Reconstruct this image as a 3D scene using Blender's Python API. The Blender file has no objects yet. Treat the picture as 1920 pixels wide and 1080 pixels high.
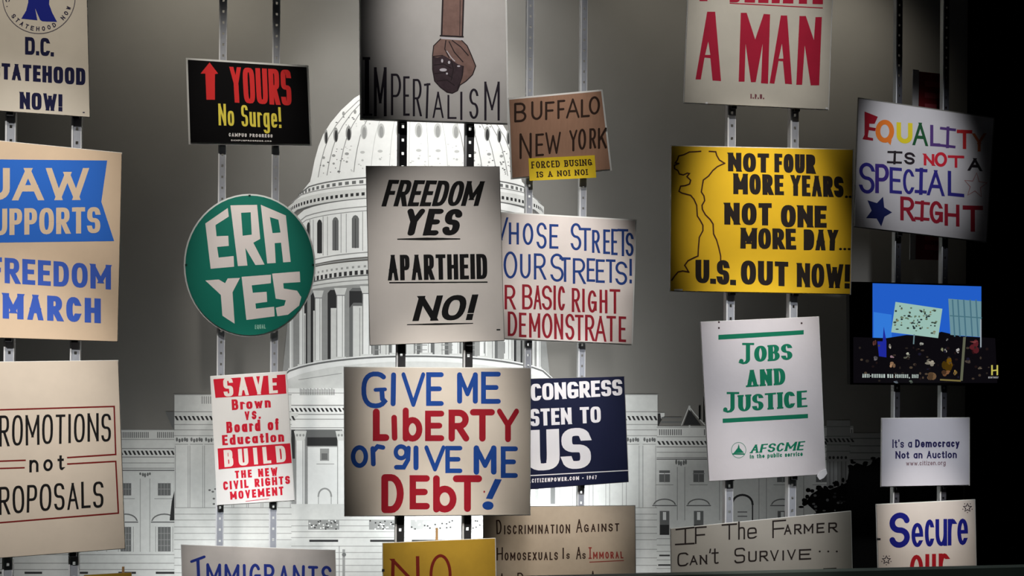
import bpy, math, random
from mathutils import Vector, Matrix
from mathutils.geometry import tessellate_polygon

scene = bpy.context.scene
C = scene.collection
random.seed(7)

# ------------------------------------------------------------------ camera
FPX = 2500.0                     # focal length in pixels of the 1920 wide frame
HORIZON = 660.0                  # pixel row of the eye level
YAW = math.radians(10.0)         # the display recedes slightly to the right
ROLL = math.radians(0.4)
CAM = Vector((0.0, 0.0, 1.6))
RCAM = (Matrix.Rotation(-YAW, 3, 'Z') @ Matrix.Rotation(math.pi / 2, 3, 'X') @ Matrix.Rotation(ROLL, 3, 'Z'))
cd = bpy.data.cameras.new('camera')
cam = bpy.data.objects.new('camera', cd)
C.objects.link(cam)
cam.matrix_world = Matrix.Translation(CAM) @ RCAM.to_4x4()
cd.sensor_fit = 'HORIZONTAL'
cd.sensor_width = 36.0
cd.lens = 36.0 * FPX / 1920.0
cd.shift_y = (HORIZON - 540.0) / 1920.0
cd.clip_start = 0.05
scene.camera = cam

def P(px, py, Y):
    """point of the vertical plane y = Y seen at a pixel of the photograph"""
    d = RCAM @ Vector(((px - 960.0) / FPX, (HORIZON - py) / FPX, -1.0))
    return CAM + d * (Y / d.y)

FRONT = 4.92      # plane of the front row of signs
REAR = 6.15       # plane of the rear row of signs
MURAL = 7.0       # plane of the printed mural

# ------------------------------------------------------------------ world, exposure
w = bpy.data.worlds.new('world')
scene.world = w
w.use_nodes = True
w.node_tree.nodes['Background'].inputs[0].default_value = (0.85, 0.9, 1.0, 1)
w.node_tree.nodes['Background'].inputs[1].default_value = 0.012
scene.view_settings.view_transform = 'Standard'
scene.view_settings.look = 'None'
scene.view_settings.exposure = 0.0
scene.view_settings.gamma = 1.0
scene.view_settings.use_curve_mapping = False

# ------------------------------------------------------------------ lights
def spot(loc, target, power, angle, color=(1, 1, 1), blend=1.0, radius=0.04):
    l = bpy.data.lights.new('spot_lamp', 'SPOT')
    l.energy = power; l.color = color
    l.spot_size = math.radians(angle); l.spot_blend = blend
    l.shadow_soft_size = radius
    o = bpy.data.objects.new('spot_lamp', l)
    C.objects.link(o)
    o.location = loc
    o.rotation_euler = (Vector(target) - Vector(loc)).to_track_quat('-Z', 'Y').to_euler()
    return o

def strip(loc, target, power, sx, sy, color=(1, 1, 1), spread=180):
    l = bpy.data.lights.new('strip_lamp', 'AREA')
    l.shape = 'RECTANGLE'; l.size = sx; l.size_y = sy
    l.energy = power; l.color = color; l.spread = math.radians(spread)
    o = bpy.data.objects.new('strip_lamp', l)
    C.objects.link(o)
    o.location = loc
    o.rotation_euler = (Vector(target) - Vector(loc)).to_track_quat('-Z', 'Z').to_euler()
    return o

WARM = (1.0, 0.94, 0.86)
NEUT = (1.0, 0.97, 0.94)
COOL = (0.94, 0.96, 1.0)
# gallery track spots aimed at the signs, plus one added for uprights: pixel of the aim, plane, cone, power, colour
SIGN_SPOTS = [
    (70, 90, FRONT, 20, 225, WARM),
    (60, 470, FRONT, 24, 240, NEUT),
    (30, 840, FRONT, 25, 285, NEUT),
    (450, 190, REAR, 15, 300, WARM),
    (468, 500, REAR, 16, 300, NEUT),
    (475, 820, REAR, 17, 315, NEUT),
    (480, 1065, REAR, 20, 290, COOL),
    (868, 40, FRONT, 16, 380, NEUT),
    (822, 565, FRONT, 19, 290, NEUT),
    (832, 835, FRONT, 17, 335, WARM),
    (830, 1060, FRONT, 14, 225, WARM),
    (1045, 250, REAR, 15, 230, NEUT),
    (1040, 50, REAR, 12, 190, NEUT),  # extra spot added to brighten the uprights above the cardboard sign
    (1060, 520, REAR, 18, 430, NEUT),
    (1080, 810, REAR, 17, 400, COOL),
    (1050, 1040, REAR, 16, 210, WARM),
    (1420, 70, FRONT, 18, 285, NEUT),
    (1430, 430, FRONT, 16.5, 370, WARM),
    (1430, 740, FRONT, 18, 265, COOL),
    (1390, 1020, FRONT, 20, 165, NEUT),
    (1715, 290, REAR, 15, 260, COOL),
    (1735, 850, REAR, 15, 215, COOL),
    (1735, 1010, REAR, 15, 230, WARM),
]
for (px, py, Y, ang, pw, col) in SIGN_SPOTS:
    t = P(px, py, Y)
    spot(t + Vector((-0.25, -1.7, 2.1)), t, pw, ang, col)

# unseen lamp added over the visitors' side to brighten the ledge
t = P(1640, 1075, 4.55)
spot(t + Vector((0.5, -1.3, 3.6)), t, 75, 32, (0.95, 1, 0.96))

# wall washers in the gap between the rear signs and the mural: above the frame, and on the floor
def gap(px, y, z): 
    return Vector((P(px, 540, MURAL).x, y, z))
# pixel column, lamp height, aim pixel row, power, cone, colour
W1 = (1, .93, .79); W2_ = (1, .98, .94); W3 = (.97, 1, .99)
GAP = [
    (340, 3.75, 120, 19.2, 110, W1),
    (520, 3.75, 120, 9.4, 110, W1),
    (780, 4.0, 150, 39.0, 90, W2_),
    (900, 4.0, 150, 34.6, 90, W2_),
    (1200, 3.75, 110, 8.5, 110, W1),
    (1400, 3.75, 110, 4.3, 110, W1),
    (1560, 3.75, 110, 16.0, 90, W1),
    (640, 4.0, 460, 82.7, 50, W2_),
    (780, 4.0, 460, 11.1, 50, W2_),
    (900, 4.0, 460, 132.8, 50, W2_),
    (100, 0.06, 930, 5.8, 110, W3),
    (270, 0.06, 930, 3.6, 110, W3),
    (450, 0.06, 930, 35.1, 110, W3),
    (780, 0.06, 850, 36.6, 90, W3),
    (940, 0.06, 850, 190.0, 90, W3),
    (1250, 0.06, 930, 8.7, 110, W3),
    (1420, 0.06, 930, 3.6, 110, W3),
]
for (px, lz_, ay, pw, ang, col) in GAP:
    spot(gap(px, 6.35, lz_), P(px, ay, MURAL), pw, ang, col, radius=0.08)

# ------------------------------------------------------------------ materials
def lin(c):
    c = c / 255.0
    return c / 12.92 if c <= 0.04045 else ((c + 0.055) / 1.055) ** 2.4

_mats = {}
def mat(rgb, rough=0.7, spec=0.25, var=0.0, scale=6.0, metal=0.0, stretch=(1, 1, 1), emit=0.0, bump=0.0):
    key = (tuple(rgb), rough, spec, var, scale, metal, stretch, emit, bump)
    if key in _mats:
        return _mats[key]
    m = bpy.data.materials.new('surface')
    m.use_nodes = True
    nt = m.node_tree
    b = nt.nodes['Principled BSDF']
    col = tuple(lin(c) for c in rgb) + (1,)
    b.inputs['Base Color'].default_value = col
    b.inputs['Roughness'].default_value = rough
    b.inputs['Specular IOR Level'].default_value = spec
    b.inputs['Metallic'].default_value = metal
    if emit:
        b.inputs['Base Color'].default_value = (0.004, 0.004, 0.004, 1)
        b.inputs['Emission Color'].default_value = col
        b.inputs['Emission Strength'].default_value = emit
    if var or bump:
        tc = nt.nodes.new('ShaderNodeTexCoord')
        mp = nt.nodes.new('ShaderNodeMapping')
        mp.inputs['Scale'].default_value = stretch
        nz = nt.nodes.new('ShaderNodeTexNoise')
        nz.inputs['Scale'].default_value = scale
        nz.inputs['Detail'].default_value = 5
        nz.inputs['Roughness'].default_value = 0.6
        nt.links.new(tc.outputs['Object'], mp.inputs['Vector'])
        nt.links.new(mp.outputs['Vector'], nz.inputs['Vector'])
        if var:
            rp = nt.nodes.new('ShaderNodeValToRGB')
            rp.color_ramp.elements[0].position = 0.3
            rp.color_ramp.elements[1].position = 0.7
            rp.color_ramp.elements[0].color = tuple(c * (1 - var) for c in col[:3]) + (1,)
            rp.color_ramp.elements[1].color = tuple(min(1, c * (1 + var)) for c in col[:3]) + (1,)
            nt.links.new(nz.outputs['Fac'], rp.inputs['Fac'])
            nt.links.new(rp.outputs['Color'], b.inputs['Base Color'])
        if bump:
            bp = nt.nodes.new('ShaderNodeBump')
            bp.inputs['Strength'].default_value = bump
            bp.inputs['Distance'].default_value = 0.004
            nt.links.new(nz.outputs['Fac'], bp.inputs['Height'])
            nt.links.new(bp.outputs['Normal'], b.inputs['Normal'])
    _mats[key] = m
    return m

# ------------------------------------------------------------------ mesh helpers
def link_mesh(name, verts, faces, m, parent=None):
    me = bpy.data.meshes.new(name)
    me.from_pydata([tuple(v) for v in verts], [], faces)
    me.update()
    me.materials.append(m)
    o = bpy.data.objects.new(name, me)
    C.objects.link(o)
    if parent is not None:
        o.parent = parent
        o.matrix_parent_inverse = Matrix.Translation(-parent.location)
    return o

def thing(name, label, cat, loc, group=None):
    o = bpy.data.objects.new(name, None)
    C.objects.link(o)
    o.empty_display_size = 0.05
    o.location = loc
    o['label'] = label; o['category'] = cat
    if group: o['group'] = group
    return o

class MB:
    def __init__(s): s.v = []; s.f = []
    def box(s, x0, x1, y0, y1, z0, z1):
        n = len(s.v)
        s.v += [(x, y, z) for z in (z0, z1) for y in (y0, y1) for x in (x0, x1)]
        s.f += [tuple(n + i for i in q) for q in
                ((0, 1, 5, 4), (1, 3, 7, 5), (3, 2, 6, 7), (2, 0, 4, 6), (4, 5, 7, 6), (0, 2, 3, 1))]
    def prism(s, pts, Y0, Y1):
        """outline traced in pixels on plane Y0, with real thickness back to Y1"""
        w3 = [P(x, y, Y0) for x, y in pts]
        n = len(s.v); k = len(w3)
        s.v += [tuple(p) for p in w3] + [(p.x, Y1, p.z) for p in w3]
        for t in tessellate_polygon([w3]):
            s.f.append(tuple(n + i for i in t))
            s.f.append(tuple(n + k + i for i in reversed(t)))
        for i in range(k):
            j = (i + 1) % k
            s.f.append((n + i, n + j, n + k + j, n + k + i))
    def build(s, name, m, parent=None):
        o = link_mesh(name, s.v, s.f, m, parent)
        import bmesh
        bm = bmesh.new(); bm.from_mesh(o.data)
        bmesh.ops.recalc_face_normals(bm, faces=bm.faces)
        bm.to_mesh(o.data); bm.free()
        return o

# ------------------------------------------------------------------ lettering: stroke alphabet
SQ = 2.0
def E(cx, cy, rx, ry, a0, a1, n=None):
    n = n or max(4, int(abs(a1 - a0) / 15))
    out = []
    for i in range(n + 1):
        a = math.radians(a0 + (a1 - a0) * i / n)
        c, s_ = math.cos(a), math.sin(a)
        c = math.copysign(abs(c) ** (2 / SQ), c); s_ = math.copysign(abs(s_) ** (2 / SQ), s_)
        out.append((cx + rx * c, cy + ry * s_))
    return out

def glyph(ch):
    """(relative width, strokes); y runs down, 0 the cap line, 1 the baseline"""
    L = lambda *p: list(p)
    x = 0.34
    g = {
     'A': (1.0, [L((0, 1), (.5, 0), (1, 1)), L((.22, .66), (.78, .66))]),
     'B': (.92, [L((0, 0), (.5, 0)) + E(.5, .24, .42, .24, -90, 90) + L((0, .48)), L((0, .48), (.5, .48)) + E(.5, .74, .5, .26, -90, 90) + L((0, 1)), L((0, 0), (0, 1))]),
     'C': (.92, [E(.5, .5, .5, .5, -38, -322)]),
     'D': (.98, [L((0, 0), (.4, 0)) + E(.4, .5, .6, .5, -90, 90) + L((0, 1)), L((0, 0), (0, 1))]),
     'E': (.82, [L((1, 0), (0, 0), (0, 1), (1, 1)), L((0, .49), (.85, .49))]),
     'F': (.8, [L((1, 0), (0, 0), (0, 1)), L((0, .49), (.85, .49))]),
     'G': (1.0, [E(.5, .5, .5, .5, -38, -350), L((1, .9), (1, .55), (.55, .55))]),
     'H': (1.0, [L((0, 0), (0, 1)), L((1, 0), (1, 1)), L((0, .49), (1, .49))]),
     'I': (.32, [L((.5, 0), (.5, 1))]),
     'J': (.75, [L((1, 0), (1, .7)) + E(.5, .7, .5, .3, 0, 180)]),
     'K': (1.0, [L((0, 0), (0, 1)), L((1, 0), (.05, .6)), L((.35, .42), (1, 1))]),
     'L': (.8, [L((0, 0), (0, 1), (1, 1))]),
     'M': (1.3, [L((0, 1), (0, 0), (.5, .72), (1, 0), (1, 1))]),
     'N': (1.05, [L((0, 1), (0, 0), (1, 1), (1, 0))]),
     'O': (1.02, [E(.5, .5, .5, .5, 0, 360)]),
     'P': (.88, [L((0, 1), (0, 0), (.5, 0)) + E(.5, .27, .5, .27, -90, 90) + L((0, .54))]),
     'Q': (1.02, [E(.5, .5, .5, .5, 0, 360), L((.6, .72), (.95, 1.08))]),
     'R': (.95, [L((0, 1), (0, 0), (.5, 0)) + E(.5, .26, .46, .26, -90, 90) + L((0, .52)), L((.45, .52), (1, 1))]),
     'S': (.9, [E(.5, .25, .5, .25, -15, -270) + E(.5, .75, .5, .25, -90, 165)]),
     'T': (.9, [L((0, 0), (1, 0)), L((.5, 0), (.5, 1))]),
     'U': (1.0, [L((0, 0), (0, .65)) + E(.5, .65, .5, .35, 180, 0) + L((1, 0))]),
     'V': (1.0, [L((0, 0), (.5, 1), (1, 0))]),
     'W': (1.4, [L((0, 0), (.25, 1), (.5, .15), (.75, 1), (1, 0))]),
     'X': (1.0, [L((0, 0), (1, 1)), L((1, 0), (0, 1))]),
     'Y': (1.0, [L((0, 0), (.5, .5), (1, 0)), L((.5, .5), (.5, 1))]),
     'Z': (.9, [L((0, 0), (1, 0), (0, 1), (1, 1))]),
     'a': (.85, [E(.5, .67, .5, .33, 0, 360), L((1, x), (1, 1))]),
     'b': (.85, [L((0, 0), (0, 1)), E(.5, .67, .5, .33, 0, 360)]),
     'c': (.75, [E(.5, .67, .5, .33, -40, -320)]),
     'd': (.85, [E(.5, .67, .5, .33, 0, 360), L((1, 0), (1, 1))]),
     'e': (.82, [L((.03, .67), (1, .67)) + E(.5, .67, .5, .33, 0, -315)]),
     'f': (.55, [E(.75, .2, .35, .2, -50, -180) + L((.4, 1)), L((.05, .36), (.9, .36))]),
     'g': (.85, [E(.5, .67, .5, .33, 0, 360), L((1, x), (1, 1.12)) + E(.5, 1.12, .5, .2, 0, 150)]),
     'h': (.85, [L((0, 0), (0, 1)), E(.5, .62, .5, .28, 180, 360) + L((1, 1))]),
     'i': (.3, [L((.5, x), (.5, 1)), L((.5, .06), (.5, .12))]),
     'l': (.3, [L((.5, 0), (.5, 1))]),
     'm': (1.3, [L((0, x), (0, 1)), E(.25, .62, .25, .28, 180, 360) + L((.5, 1)), E(.75, .62, .25, .28, 180, 360) + L((1, 1))]),
     'n': (.85, [L((0, x), (0, 1)), E(.5, .62, .5, .28, 180, 360) + L((1, 1))]),
     'o': (.88, [E(.5, .67, .5, .33, 0, 360)]),
     'p': (.85, [L((0, x), (0, 1.3)), E(.5, .67, .5, .33, 0, 360)]),
     'r': (.6, [L((0, x), (0, 1)), E(.6, .66, .6, .32, 180, 300)]),
     's': (.75, [E(.5, .50, .5, .16, -15, -270) + E(.5, .83, .5, .17, -90, 165)]),
     't': (.6, [L((.45, .1), (.45, .8)) + E(.75, .8, .3, .2, 180, 60), L((0, x), (.95, x))]),
     'u': (.85, [L((0, x), (0, .7)) + E(.5, .7, .5, .3, 180, 0) + L((1, x)), L((1, x), (1, 1))]),
     'v': (.8, [L((0, x), (.5, 1), (1, x))]),
     'w': (1.2, [L((0, x), (.25, 1), (.5, x + .08), (.75, 1), (1, x))]),
     'y': (.82, [L((0, x), (.5, 1)), L((1, x), (.25, 1.3))]),
     'z': (.75, [L((0, x), (1, x), (0, 1), (1, 1))]),
     '!': (.32, [L((.5, 0), (.5, .66)), L((.5, .94), (.5, 1))]),
     '.': (.3, [L((.5, .97), (.5, 1))]),
     ',': (.3, [L((.5, .97), (.3, 1.15))]),
     "'": (.3, [L((.5, 0), (.5, .18))]),
     '-': (.6, [L((.1, .55), (.9, .55))]),
     ' ': (.55, []),
     '1': (.5, [L((.1, .2), (.6, 0), (.6, 1))]),
     '6': (.85, [E(.5, .68, .5, .32, 0, 360), L((.8, 0), (.03, .6))]),
     '7': (.85, [L((0, 0), (1, 0), (.35, 1))]),
     '9': (.85, [E(.5, .32, .5, .32, 0, 360), L((.97, .4), (.3, 1))]),
    }
    return g[ch]

def stroke_polys(pts, wv, wh, closed=False, cap='square', thin=1.0):
    """outline quads of one pen stroke; wv is the pen width across, wh the pen width up and down"""
    q = [pts[0]]
    for p in pts[1:]:
        if math.hypot(p[0] - q[-1][0], p[1] - q[-1][1]) > 1e-4: q.append(p)
    if len(q) < 2: q = [q[0], (q[0][0], q[0][1] + 0.01)]
    if math.hypot(q[0][0] - q[-1][0], q[0][1] - q[-1][1]) < 1e-3 and len(q) > 3:
        closed = True; q = q[:-1]
    n = len(q)
    def d(a, b):
        l = math.hypot(b[0] - a[0], b[1] - a[1]) or 1
        return ((b[0] - a[0]) / l, (b[1] - a[1]) / l)
    if not closed:
        # sharp turns (the points of A, M, N, V, W) are drawn as separate straight strokes
        for i in range(1, n - 1):
            a, b = d(q[i - 1], q[i]), d(q[i], q[i + 1])
            if a[0] * b[0] + a[1] * b[1] < -0.1:
                return stroke_polys(q[:i + 1], wv, wh, False, cap, 0.84) + stroke_polys(q[i:], wv, wh, False, cap, 0.84)
        e = d(q[0], q[-1])
        if n == 2 and 0.12 < abs(e[0]) and abs(e[1]) > 0.4: wv *= thin
    flat = {}
    if not closed and cap == 'square':
        e0 = d(q[1], q[0]); e1 = d(q[-2], q[-1])
        for i, e in ((0, e0), (-1, e1)):
            if abs(e[1]) > 0.55 and abs(e[0]) > 0.02:
                k = wh / 2 / abs(e[1])
                hw = (abs(e[1]) * wv + abs(e[0]) * wh * abs(e[0] / e[1])) / 2
                q[i] = (q[i][0] + e[0] * k, q[i][1] + e[1] * k)
                flat[i % n] = hw
            else:
                q[i] = (q[i][0] + e[0] * wv / 2, q[i][1] + e[1] * wh / 2)
    Lp, Rp = [], []
    for i in range(n):
        din = d(q[i - 1], q[i]) if (i or closed) else d(q[0], q[1])
        dout = d(q[i], q[(i + 1) % n]) if (i < n - 1 or closed) else din
        n0 = (-din[1], din[0]); n1 = (-dout[1], dout[0])
        mx, my = n0[0] + n1[0], n0[1] + n1[1]
        l = math.hypot(mx, my)
        if l < 0.35: mx, my = n1; k = 1.0
        else:
            mx, my = mx / l, my / l
            k = min(1.6, 1 / max(0.3, mx * n1[0] + my * n1[1]))
        ox, oy = mx * k * wv / 2, my * k * wh / 2
        if i in flat:
            ox, oy = math.copysign(flat[i], ox), 0.0
        Lp.append((q[i][0] + ox, q[i][1] + oy)); Rp.append((q[i][0] - ox, q[i][1] - oy))
    polys = []
    for i in range(n if closed else n - 1):
        j = (i + 1) % n
        polys.append([Lp[i], Lp[j], Rp[j], Rp[i]])
    if cap == 'round' and not closed:
        for c in (q[0], q[-1]):
            polys.append([(c[0] + wv / 2 * math.cos(a * math.pi / 6), c[1] + wh / 2 * math.sin(a * math.pi / 6)) for a in range(12)])
    return polys

def text_polys(s, quad, wv, wh=None, gap=2.0, cap='square', sq=2.0, serif=0.0, jit=0.0, small=None):
    """lettering fitted into a quad (tl, tr, br, bl) in pixels: first glyph top left to last glyph baseline right"""
    global SQ
    SQ = sq
    wh = wh or wv
    tl, tr, br, bl = quad
    W = (math.hypot(tr[0] - tl[0], tr[1] - tl[1]) + math.hypot(br[0] - bl[0], br[1] - bl[1])) / 2
    H = (math.hypot(bl[0] - tl[0], bl[1] - tl[1]) + math.hypot(br[0] - tr[0], br[1] - tr[1])) / 2
    gl = [glyph(c) for c in s]
    tot = sum(g[0] for g in gl)
    avail = W - gap * (len(s) - 1)
    unit = avail / tot
    # narrow letters must still hold the pen
    ws = [max(g[0] * unit, wv if g[1] else 0) for g in gl]
    f = (avail - sum(w_ for w_, g in zip(ws, gl) if g[0] < .4 and g[1])) / max(1e-6, sum(w_ for w_, g in zip(ws, gl) if not (g[0] < .4 and g[1])) or 1)
    ws = [w_ if (g[0] < .4 and g[1]) else w_ * f for w_, g in zip(ws, gl)]
    if len(s) == 1: ws = [W]
    polys = []
    cx = 0.0
    def bil(p):
        u, v = p[0] / W, p[1] / H
        return ((tl[0] * (1 - u) + tr[0] * u) * (1 - v) + (bl[0] * (1 - u) + br[0] * u) * v,
                (tl[1] * (1 - u) + tr[1] * u) * (1 - v) + (bl[1] * (1 - u) + br[1] * u) * v)
    for ch, g, w_ in zip(s, gl, ws):
        sw, sh = max(0.0, w_ - wv), H - wh
        jy = random.uniform(-jit, jit); jr = random.uniform(-jit, jit) * 0.02
        for st in g[1]:
            pts = [(cx + wv / 2 + (p[0] if sw > 0 else 0.5) * sw + jr * (0.5 - p[1]) * H, wh / 2 + p[1] * sh + jy) for p in st]
            for poly in stroke_polys(pts, wv, wh, cap=cap):
                polys.append([bil(p) for p in poly])
            if serif:
                for a, b in ((pts[0], pts[1]), (pts[-1], pts[-2])):
                    if abs(b[1] - a[1]) > 1.2 * abs(b[0] - a[0]) and (a[1] < H * .2 or a[1] > H * .8):
                        y = a[1]
                        polys.append([bil(p) for p in ((a[0] - serif, y - wh / 2), (a[0] + serif, y - wh / 2), (a[0] + serif, y + wh / 2), (a[0] - serif, y + wh / 2))])
        cx += w_ + gap
    return polys

class Art:
    """flat printed or painted shapes on one plane, kept per part name and colour"""
    def __init__(s, Y, parent, lift=0.0003):
        s.Y = Y; s.parent = parent; s.lift = lift; s.boxes = []; s.parts = {}; s.order = []
    def _slot(s, name, m):
        key = (name, m.name)
        if key not in s.parts:
            s.parts[key] = ([], [], m); s.order.append(key)
        return s.parts[key]
    def poly(s, loops, m, name='artwork'):
        """loops: one outline, or an outline with holes, in pixels"""
        if isinstance(loops[0][0], (int, float)): loops = [loops]
        v, f, _ = s._slot(name, m)
        xs = [p[0] for lp in loops for p in lp]; ys = [p[1] for lp in loops for p in lp]
        x0, x1, y0, y1 = min(xs), max(xs), min(ys), max(ys)
        # every shape lies just over the shapes it overlaps, like coats of ink
        k = 1 + max([b[4] for b in s.boxes if b[0] < x1 and b[1] > x0 and b[2] < y1 and b[3] > y0], default=-1)
        s.boxes.append((x0, x1, y0, y1, k))
        y = s.Y - s.lift - k * 0.000012
        l3 = [[P(px, py, y) for px, py in lp] for lp in loops]
        n = len(v)
        for lp in l3: v.extend(lp)
        for t in tessellate_polygon(l3):
            a, b, c = (v[n + i] for i in t)
            nr = (b - a).cross(c - a)
            f.append(tuple(n + i for i in (t if nr.y < 0 else reversed(t))))
    def polys(s, ps, m, name='lettering'):
        for p in ps: s.poly(p, m, name)
    def text(s, st, quad, wv, m, name='lettering', **k):
        s.polys(text_polys(st, quad, wv, **k), m, name)
    def box_text(s, st, x0, x1, y0, y1, wv, m, dy=0.0, name='lettering', **k):
        s.text(st, ((x0, y0), (x1, y0 + dy), (x1, y1 + dy), (x0, y1)), wv, m, name, **k)
    def line(s, pts, wd, m, name='rule', cap='square'):
        s.polys(stroke_polys(list(pts), wd, wd, cap=cap), m, name)
    def ellipse(s, cx, cy, rx, ry, m, name='artwork', n=28):
        s.poly([(cx + rx * math.cos(2 * math.pi * i / n), cy + ry * math.sin(2 * math.pi * i / n)) for i in range(n)], m, name)
    def ring(s, cx, cy, rx, ry, wd, m, name='artwork', n=48):
        pts = [(cx + rx * math.cos(2 * math.pi * i / n), cy + ry * math.sin(2 * math.pi * i / n)) for i in range(n + 1)]
        s.polys(stroke_polys(pts, wd, wd), m, name)
    def rect(s, x0, y0, x1, y1, m, name='artwork'):
        s.poly([(x0, y0), (x1, y0), (x1, y1), (x0, y1)], m, name)
    def build(s):
        out = {}
        for key in s.order:
            v, f, m = s.parts[key]
            out[key] = link_mesh(key[0], v, f, m, s.parent)
        return out

# ------------------------------------------------------------------ setting
XL, XR = P(-420, 540, MURAL).x, P(2150, 540, MURAL).x
ZC = 5.7
def struct(name, b, m):
    o = b.build(name, m); o['kind'] = 'structure'; return o
b = MB(); b.box(XL, XR, MURAL + 0.03, MURAL + 0.15, 0, ZC); struct('wall_back', b, mat((60, 59, 57), 0.9, 0.1, 0.05))
b = MB(); b.box(XR, XR + 0.12, -1.2, MURAL + 0.15, 0, ZC); struct('wall_right', b, mat((10, 10, 11), 0.9, 0.1))
b = MB(); b.box(XL - 0.12, XR + 0.12, -1.2, MURAL + 0.15, -0.1, 0); struct('floor', b, mat((38, 37, 36), 0.8, 0.2, 0.15, 3))
b = MB(); b.box(XL - 0.12, XR + 0.12, -1.2, MURAL + 0.15, ZC, ZC + 0.1); struct('ceiling', b, mat((14, 14, 14), 0.9, 0.1))

# barrier ledge in front of the display
LY = 4.55
lz = P(1680, 1069, LY).z
b = MB(); b.box(P(-300, 1080, LY).x, P(2200, 1060, LY).x, LY, LY + 0.06, 0, lz)
led = b.build('barrier_ledge', mat((96, 108, 100), 0.6, 0.3, 0.08, 4))
led['label'] = 'low grey green ledge running along the foot of the display'
led['category'] = 'ledge'

# matt black drape that hides the end of the mural
xe = P(1806, 540, MURAL).x
b = MB()
n = 24
for i in range(n):
    x0 = xe + (XR - xe) * i / n; x1 = xe + (XR - xe) * (i + 1) / n
    q = len(b.v)
    for x, yy in ((x0, 6.93), ((x0 + x1) / 2, 6.89), (x1, 6.93)):
        b.v += [(x, yy, 0.0), (x, yy, ZC), (x, 6.97, ZC), (x, 6.97, 0.0)]
    for k in (0, 4):
        for a in range(4):
            c = (a + 1) % 4
            b.f.append((q + k + a, q + k + c, q + k + 4 + c, q + k + 4 + a))
dr = b.build('black_drape', mat((4, 4, 5), 0.95, 0.02))
dr['label'] = 'plain black curtain hanging at the right end of the grey mural'
dr['category'] = 'curtain'

# ------------------------------------------------------------------ printed mural of the domed building
mx0, mx1 = XL + 0.05, xe + 0.02
b = MB(); b.box(mx0, mx1, MURAL, MURAL + 0.025, 0.02, ZC - 0.04)
mural = b.build('mural', mat((124, 122, 118), 0.85, 0.12, 0.05, 2.5))
mural['label'] = 'large grey photo mural of a domed white building behind all the signs'
mural['category'] = 'mural'
M = Art(MURAL, mural, 0.0004)
ST = mat((212, 213, 211), 0.85, 0.1, 0.05, 30)      # pale stone
SB = mat((232, 233, 232), 0.85, 0.1, 0.03, 30)      # whitest stone
SG = mat((150, 151, 150), 0.85, 0.1, 0.06, 30)      # grey stone
SW = mat((188, 189, 188), 0.85, 0.1, 0.06, 30)      # faint stone relief
SL = mat((108, 109, 109), 0.85, 0.1)                # joint and moulding lines
SD = mat((52, 52, 53), 0.85, 0.1)                   # window and recess tone
SK = mat((14, 14, 14), 0.9, 0.05)

CX = 780.0
def arc(yc, ye, hw, a=-1.0, c=1.0, n=28):
    out = []
    for i in range(n + 1):
        u = a + (c - a) * i / n
        out.append((CX + u * hw, ye - (ye - yc) * math.sqrt(max(0, 1 - u * u))))
    return out
def ringy(yc, ye, hw, x):
    u = max(-1, min(1, (x - CX) / hw))
    return ye - (ye - yc) * math.sqrt(1 - u * u)
def layer(top, bot, m, name):
    M.poly(arc(*top) + list(reversed(arc(*bot))), m, name)
def dashes(yc, ye, hw, h, n, m, name, frac=.55):
    for i in range(n):
        t0 = -math.pi / 2 + math.pi * i / n; t1 = t0 + math.pi / n * frac
        x0, x1 = CX + hw * math.sin(t0), CX + hw * math.sin(t1)
        y0, y1 = ringy(yc, ye, hw, x0), ringy(yc, ye, hw, x1)
        M.poly([(x0, y0), (x1, y1), (x1, y1 + h), (x0, y0 + h)], m, name)

# dome
half = [(784, 128), (740, 140), (712, 155), (690, 168), (664, 184), (640, 206), (620, 230), (606, 252), (597, 275), (590, 300), (584, 330), (580, 346)]
dome = half + [(2 * CX - x, y) for x, y in reversed(half)]
M.poly(dome, SB, 'dome')
M.poly([(745, 142), (745, 95), (752, 88), (752, 40), (780, 10), (808, 40), (808, 88), (815, 95), (815, 142)], SB, 'lantern')
for i in range(5): M.rect(752 + i * 12, 50, 757 + i * 12, 86, SG, 'lantern')
for k in range(-7, 7):
    th = math.radians(7 + 11 * k)
    pts = []
    for (x, y) in half[1:]:
        pts.append((CX - (CX - x) * math.sin(th) * -1, y + 6 * abs(math.sin(th))))
    M.line(pts, 1.6 if abs(th) > .5 else 0.9, SG if abs(th) > .5 else SW, 'dome')
for k in range(-6, 7):
    th = math.radians(1.5 + 11 * k)
    if abs(th) > 1.25: continue
    x = CX + 187 * math.sin(th); y = 244 + 22 * (1 - math.cos(th))
    M.ellipse(x, y, 6.2 * math.cos(th) + 1, 14, SW if abs(th) < .6 else SG, 'dome')
    M.ellipse(x + .5, y + 2, 3.8 * math.cos(th) + .5, 11, SG if abs(th) < .6 else SD, 'dome')
    x = CX + 192 * math.sin(th); y = 282 + 24 * (1 - math.cos(th))
    M.ellipse(x, y, 4 * math.cos(th) + 1, 2.6, SW if abs(th) < .6 else SG, 'dome')
    M.ellipse(x, y + 15, 2.2, 2, SW if abs(th) < .6 else SG, 'dome')
    x = CX + 180 * math.sin(th); y = 204 + 22 * (1 - math.cos(th))
    if abs(th) > .45 and abs(th) < 1.1: M.ellipse(x * .94 + CX * .06, y, 2.5, 4, SG, 'dome')
random.seed(21)
for i in range(150):                                   # carved relief and weathering on the dome
    a = random.uniform(-1.35, 1.35); y = random.choice((272, 292, 306, 314, 322, 212, 226)) + random.uniform(-4, 4)
    x = CX + 186 * math.sin(a) * (1 if y > 250 else .86); y += 24 * (1 - math.cos(a))
    M.ellipse(x, y, random.uniform(.8, 2.4), random.uniform(.6, 1.5), SL if abs(a) > .8 else SW, 'dome', n=6)
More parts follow.
